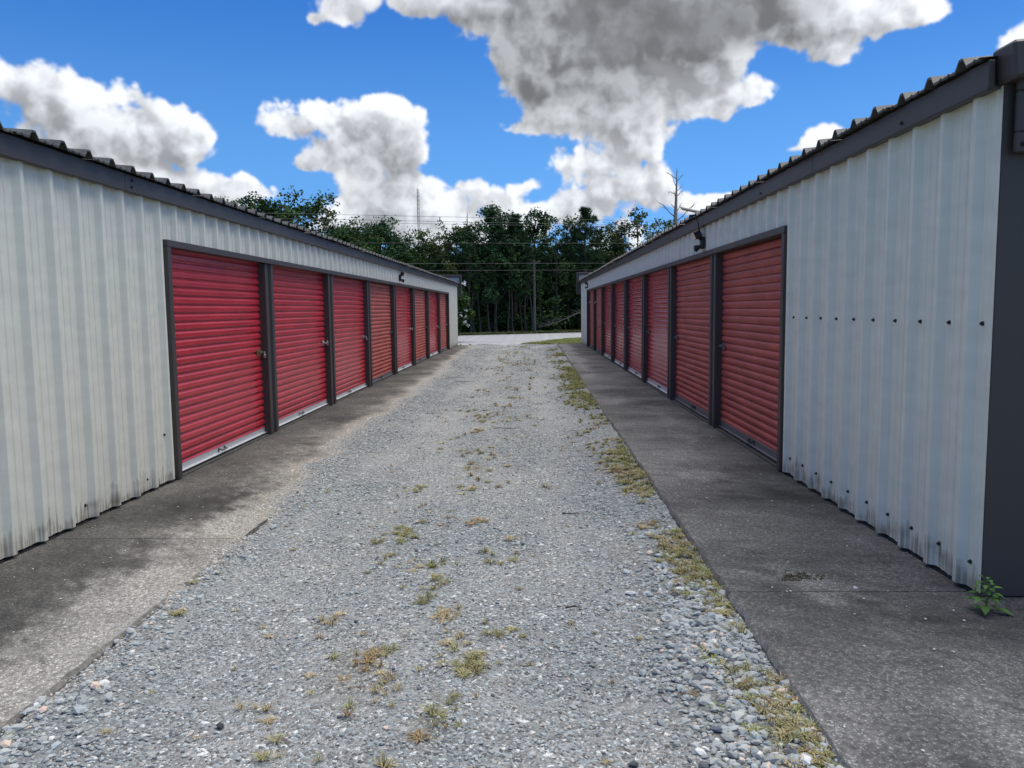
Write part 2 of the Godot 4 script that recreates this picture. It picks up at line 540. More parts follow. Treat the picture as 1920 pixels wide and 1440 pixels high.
func make_materials() -> void:
	var g := gravel_maps()
	var gm := flat(Color.WHITE, 0.95)
	gm.albedo_texture = tex(g[0])
	gm.vertex_color_use_as_albedo = true
	triplanar(gm, 1.15)
	relief(gm, tex(g[1]), 0.9)
	mats.gravel = gm
	var c := concrete_maps()
	var cm := flat(Color.WHITE, 0.92)
	cm.albedo_texture = tex(c[0])
	cm.vertex_color_use_as_albedo = true
	triplanar(cm, 1.3)
	relief(cm, tex(c[1]), 0.35)
	mats.concrete = cm
	var wm := flat(Color.WHITE, 0.5)
	wm.albedo_texture = tex(wall_image())
	mats.wall = wm
	mats.wall_plain = flat(lin(0.56, 0.56, 0.54), 0.45)
	var cp := flat(lin(0.20, 0.195, 0.185), 0.95)
	cp.albedo_texture = cm.albedo_texture
	triplanar(cp, 1.3)
	relief(cp, cm.heightmap_texture, 0.35)
	mats.concrete_plain = cp
	mats.screw_shape = screw_mesh()
	mats.trim = flat(lin(0.058, 0.049, 0.046), 0.5)
	mats.trim_dark = flat(lin(0.020, 0.019, 0.021), 0.6)
	mats.roof = flat(lin(0.13, 0.13, 0.12), 0.55)
	mats.roof.albedo_texture = tex(door_image(44, 0.5))
	mats.roof.uv1_scale = Vector3(1, 1, 1)
	triplanar(mats.roof, 1.4)
	var rd := flat(lin(0.62, 0.044, 0.068), 0.25)
	rd.albedo_texture = tex(door_image(51, 0.08))
	mats.red = rd
	var rf := flat(lin(0.52, 0.100, 0.078), 0.55)
	rf.albedo_texture = tex(door_image(55, 0.13))
	mats.red_faded = rf
	mats.alu = flat(lin(0.62, 0.64, 0.66), 0.45, 0.35)
	mats.alu_dull = flat(lin(0.16, 0.17, 0.18), 0.5, 0.4)
	mats.steel = flat(lin(0.55, 0.55, 0.54), 0.32, 0.85)
	mats.brass = flat(lin(0.30, 0.25, 0.13), 0.4, 0.7)
	mats.black = flat(lin(0.012, 0.012, 0.013), 0.45)
	mats.screw = flat(lin(0.03, 0.018, 0.014), 0.7)
	mats.white_plastic = flat(lin(0.75, 0.75, 0.74), 0.4)
	mats.pale = flat(lin(0.50, 0.54, 0.58), 0.5)
	mats.soil = flat(lin(0.05, 0.042, 0.032), 1.0)
	var lens := flat(lin(0.55, 0.42, 0.34), 0.18)
	mats.lens = lens
	var lf := flat(Color.WHITE, 0.7)
	lf.vertex_color_use_as_albedo = true
	lf.backlight_enabled = true
	lf.backlight = Color(0.25, 0.28, 0.12)
	lf.metallic_specular = 0.25
	mats.leaf = lf
	var bk := flat(Color.WHITE, 0.95)
	bk.vertex_color_use_as_albedo = true
	mats.bark = bk
	var st := flat(Color.WHITE, 0.85)
	st.vertex_color_use_as_albedo = true
	mats.stone = st
	var gr := flat(Color.WHITE, 0.8)
	gr.vertex_color_use_as_albedo = true
	gr.backlight_enabled = true
	gr.backlight = Color(0.2, 0.2, 0.1)
	mats.grass = gr
	var ln := flat(lin(0.20, 0.235, 0.075), 0.95)
	ln.albedo_texture = tex(door_image(61, 0.9))
	triplanar(ln, 2.3)
	mats.lawn = ln
	var ff := flat(lin(0.06, 0.048, 0.033), 1.0)
	ff.albedo_texture = tex(door_image(63, 0.9))
	triplanar(ff, 3.1)
	mats.litter = ff
	var rdm := flat(lin(0.38, 0.39, 0.40), 0.9)  # direct sun on the far road and entrance is put into this pale colour
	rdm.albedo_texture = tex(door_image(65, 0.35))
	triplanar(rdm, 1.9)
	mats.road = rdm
	mats.paint = flat(lin(0.72, 0.72, 0.70), 0.8)
	mats.wire = flat(lin(0.07, 0.08, 0.07), 0.5)
	mats.pole = flat(lin(0.13, 0.12, 0.11), 0.95)
	mats.pole.albedo_texture = tex(door_image(67, 0.6))
	triplanar(mats.pole, 0.7)

# ---------------------------------------------------------------- storage buildings
# Local frame of a building: x points out of the front wall into the aisle, "along" runs away from the
# entrance end, sg turns along into local z (left row -1, right row +1).

# corners of the pressed sheet between two places along the wall: [along, how far out]
func rib_profile(a0: float, a1: float, big: float) -> Array:
	var out := [[a0, rib_out(a0, big)]]
	var k := floori((a0 - NEAR_END) / RIB) - 1
	while NEAR_END + k * RIB < a1 + RIB:
		var o := NEAR_END - PHASE + k * RIB
		for p in [0.010, 0.042, 0.074, 0.106, 0.150, 0.158, 0.170, 0.178, 0.222, 0.230, 0.242, 0.250]:
			if o + p > a0 + 0.002 and o + p < a1 - 0.002:
				out.append([o + p, rib_out(o + p, big)])
		k += 1
	out.append([a1, rib_out(a1, big)])
	return out

func rib_out(a: float, big: float) -> float:
	var t := fposmod(a - NEAR_END + PHASE, RIB)
	if t > 0.010 and t < 0.106:
		return big * clampf(minf((t - 0.010) / 0.032, (0.106 - t) / 0.032), 0.0, 1.0)
	for m in [0.164, 0.236]:
		if absf(t - m) < 0.014:
			return big * 0.15 * clampf((0.014 - absf(t - m)) / 0.008, 0.0, 1.0)
	return 0.0

var dent := FastNoiseLite.new()

func wall_sheet(a0: float, a1: float, y0: float, y1: float, sg: float, shift: float) -> ArrayMesh:
	var b := MB.new()
	var pr := rib_profile(a0, a1, 0.036)
	var rows := 6 if y1 - y0 > 1.0 else 1
	var pt := func(i: int, r: int) -> Vector3:
		var a: float = pr[i][0]
		var y := lerpf(y0, y1, float(r) / rows)
		var o: float = pr[i][1] + dent.get_noise_3d(a * 3.0 + shift * 10.0, y * 1.4, shift) * 0.0022
		if r == 0 and y0 < 0.5:
			o += dent.get_noise_2d(a * 16.0 + shift * 31.0, 5.0) * 0.006
			y += dent.get_noise_2d(a * 30.0, shift * 7.0) * 0.006
		return Vector3(0.004 + o, y, sg * a)
	for i in pr.size() - 1:
		for r in rows:
			var p: Array[Vector3] = [pt.call(i, r), pt.call(i + 1, r), pt.call(i + 1, r + 1), pt.call(i, r + 1)]
			var u: Array[Vector2] = []
			for k in 4:
				u.append(Vector2((sg * p[k].z) / 12.0 + shift, 1.0 - p[k].y / 2.5))
			b.quad(p[0], p[1], p[2], p[3], Vector3.RIGHT, u[0], u[1], u[2], u[3])
	return b.mesh()

func roof_sheet(a0: float, a1: float, sg: float, front: bool, s: int) -> ArrayMesh:
	var b := MB.new()
	var pr := rib_profile(a0, a1, 0.042)
	var x0 := 0.125 if front else -DEPTH - 0.10
	var r := RandomNumberGenerator.new()
	r.seed = s
	x0 += r.randf_range(-0.012, 0.012)
	var lift := r.randf_range(0.0, 0.006)
	var xm := -DEPTH * 0.5
	var y0 := EAVE + 0.140 + lift
	var y1 := EAVE + 0.140 + absf(xm - x0) / 12.0
	for i in pr.size() - 1:
		var p: float = sg * pr[i][0]
		var q: float = sg * pr[i + 1][0]
		b.quad(Vector3(x0, y0 + pr[i][1], p), Vector3(x0, y0 + pr[i + 1][1], q), Vector3(xm, y1 + pr[i + 1][1], q), Vector3(xm, y1 + pr[i][1], p), Vector3.UP)
		# turned-down lip of the sheet's edge
		b.quad(Vector3(x0, y0 + pr[i][1], p), Vector3(x0, y0 + pr[i + 1][1], q), Vector3(x0 - 0.002, y0 + pr[i + 1][1] - 0.012, q), Vector3(x0 - 0.002, y0 + pr[i][1] - 0.012, p), Vector3.RIGHT)
	return b.mesh()

# pressed door curtain, one pitch after another up its height: [height, how far out]
func curtain(a0: float, a1: float, y0: float, y1: float, sg: float, rounded: bool, s: int) -> ArrayMesh:
	var b := MB.new()
	var r := RandomNumberGenerator.new()
	r.seed = s
	var pitch := 0.0775
	var pr: Array = []
	var y := y1 + pitch * r.randf_range(0.0, 0.8)
	while y > y0 - pitch:
		if rounded:
			for p in [[0.0, 0.0], [0.004, -0.010], [0.009, 0.000], [0.016, 0.008], [0.028, 0.013], [0.042, 0.014], [0.056, 0.011], [0.068, 0.005]]:
				pr.append([y - p[0] - 0.0, p[1]])
		else:
			for p in [[0.0, 0.0], [0.010, 0.0], [0.012, 0.001], [0.028, 0.0155], [0.031, 0.0165], [0.064, 0.0165], [0.067, 0.0155], [0.0725, 0.001]]:
				pr.append([y - p[0], p[1]])
		y -= pitch
	var cut: Array = []
	for p in pr:
		if p[0] < y1 and p[0] > y0:
			cut.append(p)
	var cols := 4
	for k in cut.size() - 1:
		for c in cols:
			var pa := lerpf(a0, a1, float(c) / cols)
			var pb := lerpf(a0, a1, float(c + 1) / cols)
			var wa := dent.get_noise_3d(pa * 4.0, cut[k][0] * 3.0, s * 3.1) * 0.004
			var wb := dent.get_noise_3d(pb * 4.0, cut[k][0] * 3.0, s * 3.1) * 0.004
			var p0 := Vector3(-0.078 + cut[k][1] + wa, cut[k][0], sg * pa)
			var p1 := Vector3(-0.078 + cut[k][1] + wb, cut[k][0], sg * pb)
			var p2 := Vector3(-0.078 + cut[k + 1][1] + wb, cut[k + 1][0], sg * pb)
			var p3 := Vector3(-0.078 + cut[k + 1][1] + wa, cut[k + 1][0], sg * pa)
			var ua := Vector2(pa * 0.35 + s * 0.17, p0.y * 0.4)
			var ub := Vector2(pb * 0.35 + s * 0.17, p0.y * 0.4)
			b.quad(p0, p1, p2, p3, Vector3(1, 0.001, 0), ua, ub, Vector2(ub.x, p2.y * 0.4), Vector2(ua.x, p2.y * 0.4))
	return b.mesh()

func bar(p0: Vector3, p1: Vector3, bevel := 0.004) -> ArrayMesh:
	var b := MB.new()
	b.box((p0 + p1) * 0.5, (p1 - p0).abs(), bevel)
	return b.mesh()

func roll_door(root: Node3D, k: int, sg: float, kind: String, latch_at: float) -> void:
	var locked: bool = k in ([0, 1, 2, 4, 6, 7] if sg < 0.0 else [6, 7])
	var a0: float = OPEN0 + 0.07 if k == 0 else k * BAY + 0.135
	var a1: float = OPEN1 - 0.07 if k == 7 else (k + 1) * BAY - 0.135
	var d := Node3D.new()
	d.name = "roll_up_door"
	root.add_child(d, true)
	var faded := kind == "faded"
	part("curtain", curtain(a0, a1, 0.085, DOOR_TOP + 0.02, sg, faded, k + (40 if sg > 0 else 0)), mats.red_faded if faded else mats.red, d)
	var metal: Material = mats.alu_dull if faded else mats.alu
	var b := MB.new()
	b.box(Vector3(-0.072, 0.058, sg * (a0 + a1) * 0.5), Vector3(0.016, 0.072, a1 - a0), 0.003)
	b.box(Vector3(-0.055, 0.026, sg * (a0 + a1) * 0.5), Vector3(0.030, 0.010, a1 - a0), 0.002)
	part("bottom_bar", b.mesh(), metal, d)
	part("rubber_seal", bar(Vector3(-0.086, 0.006, sg * a0), Vector3(-0.062, 0.020, sg * a1), 0.002), mats.black, d)
	var m := a0 + (a1 - a0) * 0.46
	b = MB.new()
	b.tube([Vector3(-0.06, 0.075, sg * (m - 0.07)), Vector3(-0.030, 0.055, sg * (m - 0.06)), Vector3(-0.030, 0.055, sg * (m + 0.06)), Vector3(-0.06, 0.075, sg * (m + 0.07))], [0.008, 0.008, 0.008, 0.008], 6)
	b.box(Vector3(-0.062, 0.060, sg * (m - 0.075)), Vector3(0.006, 0.045, 0.030), 0.002)
	b.box(Vector3(-0.062, 0.060, sg * (m + 0.075)), Vector3(0.006, 0.045, 0.030), 0.002)
	part("pull_handle", b.mesh(), mats.black if faded else mats.alu_dull, d)
	b = MB.new()
	b.box(Vector3(-0.058, latch_at, sg * (a1 - 0.12)), Vector3(0.012, 0.075, 0.10), 0.004)
	b.box(Vector3(-0.044, latch_at, sg * (a1 - 0.05)), Vector3(0.016, 0.030, 0.16), 0.004)
	b.box(Vector3(-0.036, latch_at + 0.012, sg * (a1 - 0.13)), Vector3(0.014, 0.018, 0.03), 0.003)
	part("latch", b.mesh(), mats.brass if k == 0 and sg < 0 else (mats.steel if locked else mats.alu_dull), d)

func post_mesh(sg: float, a: float, y1: float) -> ArrayMesh:
	var b := MB.new()
	var o := PackedVector2Array()
	for p in [[-0.14, -0.10], [-0.14, 0.010], [-0.135, 0.016], [-0.058, 0.016], [-0.046, -0.012], [0.046, -0.012], [0.058, 0.016], [0.135, 0.016], [0.14, 0.010], [0.14, -0.10]]:
		o.append(Vector2(p[1], sg * (a + p[0])))
	b.prism(o, 0.004, y1)
	return b.mesh()

func screw_mesh() -> ArrayMesh:
	var b := MB.new()
	b.tube([Vector3(-0.002, 0, 0), Vector3(0.003, 0, 0)], [0.0115, 0.0105], 10)
	b.tube([Vector3(0.003, 0, 0), Vector3(0.011, 0, 0)], [0.0068, 0.006], 6)
	return b.mesh()

func storage_building(label: String, at: Vector3, turn: float, sg: float, kinds: Array, latch_heights: Array, shift: float) -> Node3D:
	var root := thing("storage_building", label, "storage building", at, turn, "rows of storage units along the gravel lane")
	# foundation
	part("foundation", bar(Vector3(-DEPTH, -0.25, sg * NEAR_END), Vector3(-0.006, 0.004, sg * FAR_END), 0.004), mats.concrete_plain, root)
	# front wall sheets, three ribs wide
	var a := NEAR_END - 0.026
	var w := RIB * 3.0
	while a < FAR_END - 0.01:
		var b := minf(a + w, FAR_END)
		if b <= OPEN0 or a >= OPEN1:
			part("wall_panel", wall_sheet(a, b, 0.022, EAVE + 0.02, sg, shift), mats.wall, root)
		else:
			if a < OPEN0:
				part("wall_panel", wall_sheet(a, OPEN0, 0.022, EAVE + 0.02, sg, shift), mats.wall, root)
			if b > OPEN1:
				part("wall_panel", wall_sheet(OPEN1, b, 0.022, EAVE + 0.02, sg, shift), mats.wall, root)
			part("header_panel", wall_sheet(maxf(a, OPEN0), minf(b, OPEN1), DOOR_TOP + 0.01, EAVE + 0.02, sg, shift), mats.wall, root)
		part("roof_panel", roof_sheet(a, b, sg, true, int(a * 100.0) + 900), mats.roof, root)
		a = b
	part("rear_roof_sheet", roof_sheet(NEAR_END, FAR_END, sg, false, 3), mats.roof, root)
	part("rear_wall", bar(Vector3(-DEPTH, 0.004, sg * NEAR_END), Vector3(-DEPTH + 0.05, EAVE + 0.10, sg * FAR_END), 0.0), mats.wall_plain, root)
	for e in [[NEAR_END, 1.0], [FAR_END, -1.0]]:
		var b := MB.new()
		var z0: float = sg * e[0]
		var z1: float = sg * (e[0] + 0.06 * e[1])
		var top := EAVE + 0.13
		var ridge := EAVE + 0.13 + DEPTH * 0.5 / 12.0
		var q := [Vector2(-0.008, 0.004), Vector2(-0.008, top), Vector2(-DEPTH * 0.5, ridge), Vector2(-DEPTH, top), Vector2(-DEPTH, 0.004)]
		for z in [[z0, -e[1] * sg], [z1, e[1] * sg]]:
			for i in range(1, 4):
				b.tri(Vector3(q[0].x, q[0].y, z[0]), Vector3(q[i].x, q[i].y, z[0]), Vector3(q[i + 1].x, q[i + 1].y, z[0]), Vector3(0, 0, z[1]))
		part("end_wall", b.mesh(), mats.wall_plain, root)
	# eave trim in lengths
	a = NEAR_END - 0.03
	var n := 0
	while a < FAR_END:
		var b := minf(a + (2.9 if n else 2.2), FAR_END + 0.03)
		var m := MB.new()
		m.box(Vector3(0.060, EAVE + 0.066, sg * (a + b - 0.004) * 0.5), Vector3(0.030, 0.132, b - a - 0.004), 0.004)
		m.box(Vector3(0.048, EAVE + 0.008, sg * (a + b - 0.004) * 0.5), Vector3(0.060, 0.010, b - a - 0.004), 0.002)
		part("eave_trim", m.mesh(), mats.trim, root)
		a = b
		n += 1
	part("roof_closure", bar(Vector3(-0.02, EAVE + 0.02, sg * NEAR_END), Vector3(0.040, EAVE + 0.136, sg * FAR_END), 0.0), mats.trim, root)
	# door surround
	part("door_header", bar(Vector3(-0.10, DOOR_TOP - 0.028, sg * (OPEN0 - 0.02)), Vector3(0.046, DOOR_TOP + 0.030, sg * (OPEN1 + 0.02)), 0.004), mats.trim, root)
	for j in [[OPEN0 - 0.02, OPEN0 + 0.05], [OPEN1 - 0.05, OPEN1 + 0.02]]:
		part("door_jamb", bar(Vector3(-0.10, 0.004, sg * j[0]), Vector3(0.044, DOOR_TOP - 0.030, sg * j[1]), 0.004), mats.trim, root)
	for k in range(1, 8):
		part("door_post", post_mesh(sg, k * BAY, DOOR_TOP - 0.030), mats.trim, root)
	for k in 8:
		roll_door(root, k, sg, kinds[k], latch_heights[k])
	part("opening_back", bar(Vector3(-0.14, 0.004, sg * OPEN0), Vector3(-0.11, DOOR_TOP + 0.25, sg * OPEN1), 0.0), mats.trim_dark, root)
	# false front across the road end, seen from behind above the roof
	var ff := Node3D.new()
	ff.name = "false_front"
	root.add_child(ff, true)
	var z := FAR_END
	part("frame", frame_mesh(0.20, -DEPTH - 0.2, 1.96, 2.84, sg * (z + 0.02), sg * (z + 0.24)), mats.trim, ff)
	part("panel", bar(Vector3(0.10, 2.12, sg * (z + 0.12)), Vector3(-DEPTH - 0.1, 2.74, sg * (z + 0.16)), 0.0), mats.pale, ff)
	part("side_board", bar(Vector3(0.004, 1.965, sg * (z + 0.03)), Vector3(0.196, 2.50, sg * (z + 0.10)), 0.004), mats.trim, ff)
	# entrance end: corner pier, framed band and rake trim
	z = NEAR_END
	part("corner_pier", bar(Vector3(0.0, 0.004, sg * (z - 0.022)), Vector3(-0.265, EAVE + 0.10, sg * (z - 0.002)), 0.004), mats.trim, root)
	var e0 := 0.268
	while e0 < DEPTH - 0.05:
		var e1 := minf(e0 + w, DEPTH - 0.01)
		var o := part("wall_panel", wall_sheet(e0, e1, 0.022, EAVE + 0.06, -sg, shift + 0.5), mats.wall, root)
		o.rotation.y = sg * PI * 0.5
		o.position = Vector3(0, 0, sg * (z - 0.001))
		e0 = e1
	var nf := Node3D.new()
	nf.name = "false_front"
	root.add_child(nf, true)
	part("frame", frame_mesh(-0.035, -DEPTH, 2.07, 2.43, sg * (z - 0.075), sg * (z - 0.046)), mats.trim, nf)
	part("panel", bar(Vector3(-0.11, 2.14, sg * (z - 0.062)), Vector3(-DEPTH + 0.1, 2.37, sg * (z - 0.048)), 0.0), mats.wall_plain, nf)
	for s in 2:
		var o := part("screw", mats.screw_shape, mats.screw, nf)
		o.position = Vector3(-0.065, 2.105 + 0.29 * s, sg * (z - 0.077))
		o.rotation.y = PI * 0.5 * sg
	for half in [[0.030, -DEPTH * 0.5], [-DEPTH - 0.10, -DEPTH * 0.5]]:
		var m := MB.new()
		var y0 := 2.455
		var y1 := 2.455 + DEPTH * 0.5 / 12.0
		var mid := Vector3((half[0] + half[1]) * 0.5, (y0 + y1) * 0.5, sg * (z - 0.06))
		var len := Vector2(half[1] - half[0], y1 - y0).length()
		m.box(mid, Vector3(len, 0.16, 0.17), 0.012, Basis(Vector3.BACK, atan2(y1 - y0, half[1] - half[0])))
		part("rake_trim", m.mesh(), mats.trim, root)
	return root

# rectangular frame of four boards in a plane across the building
func frame_mesh(x0: float, x1: float, y0: float, y1: float, z0: float, z1: float) -> ArrayMesh:
	var b := MB.new()
	var zc := (z0 + z1) * 0.5
	var dz := absf(z1 - z0)
	var w := 0.09
	b.box(Vector3((x0 + x1) * 0.5, y1 - w * 0.5, zc), Vector3(absf(x1 - x0), w, dz), 0.006)
	b.box(Vector3((x0 + x1) * 0.5, y0 + w * 0.5, zc), Vector3(absf(x1 - x0), w, dz), 0.006)
	b.box(Vector3(x0 - w * 0.5, (y0 + y1) * 0.5, zc), Vector3(w, y1 - y0 - 2.0 * w, dz - 0.004), 0.006)
	b.box(Vector3(x1 + w * 0.5, (y0 + y1) * 0.5, zc), Vector3(w, y1 - y0 - 2.0 * w, dz - 0.004), 0.006)
	return b.mesh()

# ---------------------------------------------------------------- ground
var gn1: FastNoiseLite
var gn2: FastNoiseLite
var gn3: FastNoiseLite

# left limit of the grit that has washed over the left apron
func spill_edge(z: float) -> float:
	var e := lerpf(-1.86, -2.20, sstep(-4.2, -8.0, z))
	e = lerpf(e, -2.50, sstep(-14.0, -26.0, z))
	return e + gn2.get_noise_2d(z * 1.1, 3.0) * 0.28 + gn3.get_noise_2d(z * 4.0, 9.0) * 0.07

func gravel_height(x: float, z: float) -> float:
	var n := gn1.get_noise_2d(x, z) * 0.022 + gn3.get_noise_2d(x * 3.0, z * 3.0) * 0.007
	var y := -0.012 + n
	y -= 0.020 * exp(-pow((x + 1.25) / 0.28, 2.0)) + 0.016 * exp(-pow((x - 0.30) / 0.30, 2.0))
	y += 0.016 * exp(-pow((x + 0.45) / 0.30, 2.0)) + 0.022 * sstep(0.55, 0.95, x)
	if x < -1.70:
		var over := x - spill_edge(z)
		if x < -1.875:
			y = -0.05 if over < -0.03 else 0.004 + clampf(over, 0.0, 0.25) * 0.035 + absf(n) * 0.25
		else:
			y = lerpf(y, lerpf(-0.008 + n * 0.4, 0.006, sstep(-4.2, -6.0, z)), sstep(-1.70, -1.875, x))
	return y

# share of fine pale dust (1) against loose stone (0)
func dust(x: float, z: float) -> float:
	var d := 0.42 + gn2.get_noise_2d(x * 1.6, z * 0.55) * 0.85 + gn1.get_noise_2d(x * 2.0 + 50.0, z) * 0.5
	d += 0.34 * exp(-pow((x + 1.05) / 0.35, 2.0)) + 0.26 * exp(-pow((x - 0.25) / 0.28, 2.0))
	d -= 0.42 * exp(-pow((x - 0.72) / 0.22, 2.0)) * (1.0 - sstep(-6.0, -10.0, z)) + 0.30 * exp(-pow((x + 1.75) / 0.2, 2.0))
	if x < -1.86: d += 0.7 * exp(-pow((x - spill_edge(z)) / 0.15, 2.0))
	return clampf(d, 0.0, 1.0)

func gravel_ground() -> ArrayMesh:
	var x0 := -2.95
	var x1 := 0.945
	var nx := 74
	var z0 := 3.0
	var z1 := -32.1
	var nz := 440
	var vs := PackedVector3Array()
	var cs := PackedColorArray()
	var ns := PackedVector3Array()
	var ix := PackedInt32Array()
	for j in nz + 1:
		var z := lerpf(z0, z1, float(j) / nz)
		for i in nx + 1:
			var x := lerpf(x0, x1, float(i) / nx)
			vs.append(Vector3(x, gravel_height(x, z), z))
			var e := 0.02
			ns.append(Vector3(gravel_height(x - e, z) - gravel_height(x + e, z), 2.0 * e, gravel_height(x, z - e) - gravel_height(x, z + e)).normalized() if x > -1.75 else Vector3.UP)
			var d := dust(x, z)
			var c := Vector3(0.49, 0.53, 0.53).lerp(Vector3(0.69, 0.715, 0.69), d)
			if x < -1.80:
				c = c.lerp(Vector3(0.74, 0.705, 0.635), exp(-pow((x - spill_edge(z)) / 0.15, 2.0)) * 0.9)
			var soil := sstep(0.25, 0.6, gn2.get_noise_2d(x * 2.4 + 20.0, z * 0.8)) * exp(-pow((x + 0.5) / 0.4, 2.0)) * 0.6
			soil = maxf(soil, sstep(-0.1, 0.5, gn2.get_noise_2d(x * 2.0 + 80.0, z * 0.7)) * exp(-pow((x - 0.80) / 0.22, 2.0)) * 0.8)
			c = c.lerp(Vector3(0.40, 0.35, 0.25), soil)
			cs.append(Color(c.x, c.y, c.z))
	for j in nz:
		for i in nx:
			var a := j * (nx + 1) + i
			var b := a + nx + 1
			ix.append_array([a, b, a + 1, a + 1, b, b + 1])
	var arr := []
	arr.resize(Mesh.ARRAY_MAX)
	arr[Mesh.ARRAY_VERTEX] = vs
	arr[Mesh.ARRAY_NORMAL] = ns
	arr[Mesh.ARRAY_COLOR] = cs
	arr[Mesh.ARRAY_INDEX] = ix
	var m := ArrayMesh.new()
	m.add_surface_from_arrays(Mesh.PRIMITIVE_TRIANGLES, arr)
	return m

# worn, slightly uneven slab edge
func chipped(z: float) -> float:
	return gn3.get_noise_2d(z * 2.0, 44.0) * 0.012 + maxf(0.0, gn3.get_noise_2d(z * 5.0, 77.0) - 0.25) * 0.05

# one cast slab; tone(x, z) gives its weathering
func slab_mesh(x0: float, x1: float, z0: float, z1: float, top: float, tone: Callable, step := 0.055, skew := 0.0) -> ArrayMesh:
	var b := MB.new()
	var nx := maxi(2, int(absf(x1 - x0) / step))
	var nz := maxi(2, int(absf(z1 - z0) / step))
	var vs := PackedVector3Array()
	var cs := PackedColorArray()
	var ns := PackedVector3Array()
	var ix := PackedInt32Array()
	for j in nz + 1:
		for i in nx + 1:
			var z := lerpf(z0, z1, float(j) / nz)
			var x := lerpf(x0 + chipped(z), x1 + skew * (z - z0) - (chipped(z) if skew == 0.0 else 0.0), float(i) / nx)
			vs.append(Vector3(x, top + gn1.get_noise_2d(x * 0.7, z * 0.7) * 0.003, z))
			ns.append(Vector3.UP)
			cs.append(tone.call(x, z))
	for j in nz:
		for i in nx:
			var a := j * (nx + 1) + i
			var c := a + nx + 1
			ix.append_array([a, c, a + 1, a + 1, c, c + 1] if x1 > x0 else [a, a + 1, c, a + 1, c + 1, c])
	var arr := []
	arr.resize(Mesh.ARRAY_MAX)
	arr[Mesh.ARRAY_VERTEX] = vs
	arr[Mesh.ARRAY_NORMAL] = ns
	arr[Mesh.ARRAY_COLOR] = cs
	arr[Mesh.ARRAY_INDEX] = ix
	var m := ArrayMesh.new()
	m.add_surface_from_arrays(Mesh.PRIMITIVE_TRIANGLES, arr)
	# sides, with a ragged arris on the lane side
	b.col = tone.call((x0 + x1) * 0.5, z0)
	for s in [[x0, -1.0], [x1, 1.0]]:
		for j in nz:
			var za := lerpf(z0, z1, float(j) / nz)
			var zb := lerpf(z0, z1, float(j + 1) / nz)
			var o: float = s[1]
			var xb: float = s[0] + (chipped(zb) if o < 0.0 else (skew * (zb - z0) - 0.012 if skew > 0.0 else -chipped(zb)))
			var xa: float = s[0] + (chipped(za) if o < 0.0 else (skew * (za - z0) - 0.012 if skew > 0.0 else -chipped(za)))
			var ya := top + gn1.get_noise_2d(xa * 0.7, za * 0.7) * 0.003
			var yb := top + gn1.get_noise_2d(xa * 0.7, zb * 0.7) * 0.003
			b.quad(Vector3(xa, ya, za), Vector3(xb, yb, zb), Vector3(xb + o * 0.012, yb - 0.02, zb), Vector3(xa + o * 0.012, ya - 0.02, za), Vector3(o, 0.3, 0))
			b.quad(Vector3(xa + o * 0.012, ya - 0.02, za), Vector3(xb + o * 0.012, yb - 0.02, zb), Vector3(xb + o * 0.012, top - 0.15, zb), Vector3(xa + o * 0.012, top - 0.15, za), Vector3(o, 0, 0))
	for z in [[z0, 1.0], [z1, -1.0]]:
		b.quad(Vector3(x0, top - 0.002, z[0]), Vector3(x1, top - 0.002, z[0]), Vector3(x1, top - 0.15, z[0]), Vector3(x0, top - 0.15, z[0]), Vector3(0, 0, z[1]))
	var st := b.mesh()
	m.add_surface_from_arrays(Mesh.PRIMITIVE_TRIANGLES, st.surface_get_arrays(0))
	return m

func left_tone(x: float, z: float) -> Color:
	var n := gn2.get_noise_2d(x * 1.3, z * 1.1)
	var m := gn3.get_noise_2d(x * 2.5, z * 2.5)
	var f := gn3.get_noise_2d(x * 7.0 + 30.0, z * 7.0)
	var c := Vector3(0.235, 0.230, 0.212) * (1.0 + n * 0.75 + m * 0.35 + f * 0.3)
	# scrubbed, dusty outer part with a mottled border
	var d := sstep(-2.62, -2.12, x + n * 0.42 + m * 0.22 + f * 0.16)
	d *= lerpf(1.0, 0.45, sstep(-4.6, -8.0, z))
	c = c.lerp(Vector3(0.80, 0.785, 0.735) * (1.0 + f * 0.25), d)
	# a line of grit dropped along the edge of the wash
	var g := exp(-pow((x - spill_edge(z) + 0.01) / 0.085, 2.0)) * sstep(-3.5, -6.0, z)
	c = c.lerp(Vector3(0.80, 0.76, 0.675), clampf(g * (1.0 + f), 0.0, 0.95))
	# old leaf stain near the wall
	c *= 1.0 - 0.25 * sstep(0.05, 0.4, gn2.get_noise_2d(x * 2.0 + 15.0, z * 1.6 + 9.0))
	return Color(maxf(c.x, 0.04), maxf(c.y, 0.04), maxf(c.z, 0.04))

func right_tone(x: float, z: float) -> Color:
	var n := gn2.get_noise_2d(x * 0.8 + 60.0, z * 1.4)
	var m := gn3.get_noise_2d(x * 1.3 + 11.0, z * 4.0)
	var f := gn3.get_noise_2d(x * 7.0 + 70.0, z * 7.0)
	var c := Vector3(0.255, 0.258, 0.258) * (1.0 + n * 0.9 + m * 0.40 + f * 0.3)
	# worn pale patches
	var d := sstep(0.15, 0.75, gn2.get_noise_2d(x * 1.2 + 7.0, z * 0.75 + 40.0) + 0.75 * sstep(-3.3, -2.2, z) + f * 0.2 + 0.75 * exp(-pow((x - 1.15) / 0.25, 2.0)) * sstep(-14.0, -20.0, z))
	c = c.lerp(Vector3(0.56, 0.565, 0.56) * (1.0 + f * 0.2), d * 0.85)
	return Color(maxf(c.x, 0.04), maxf(c.y, 0.04), maxf(c.z, 0.04))

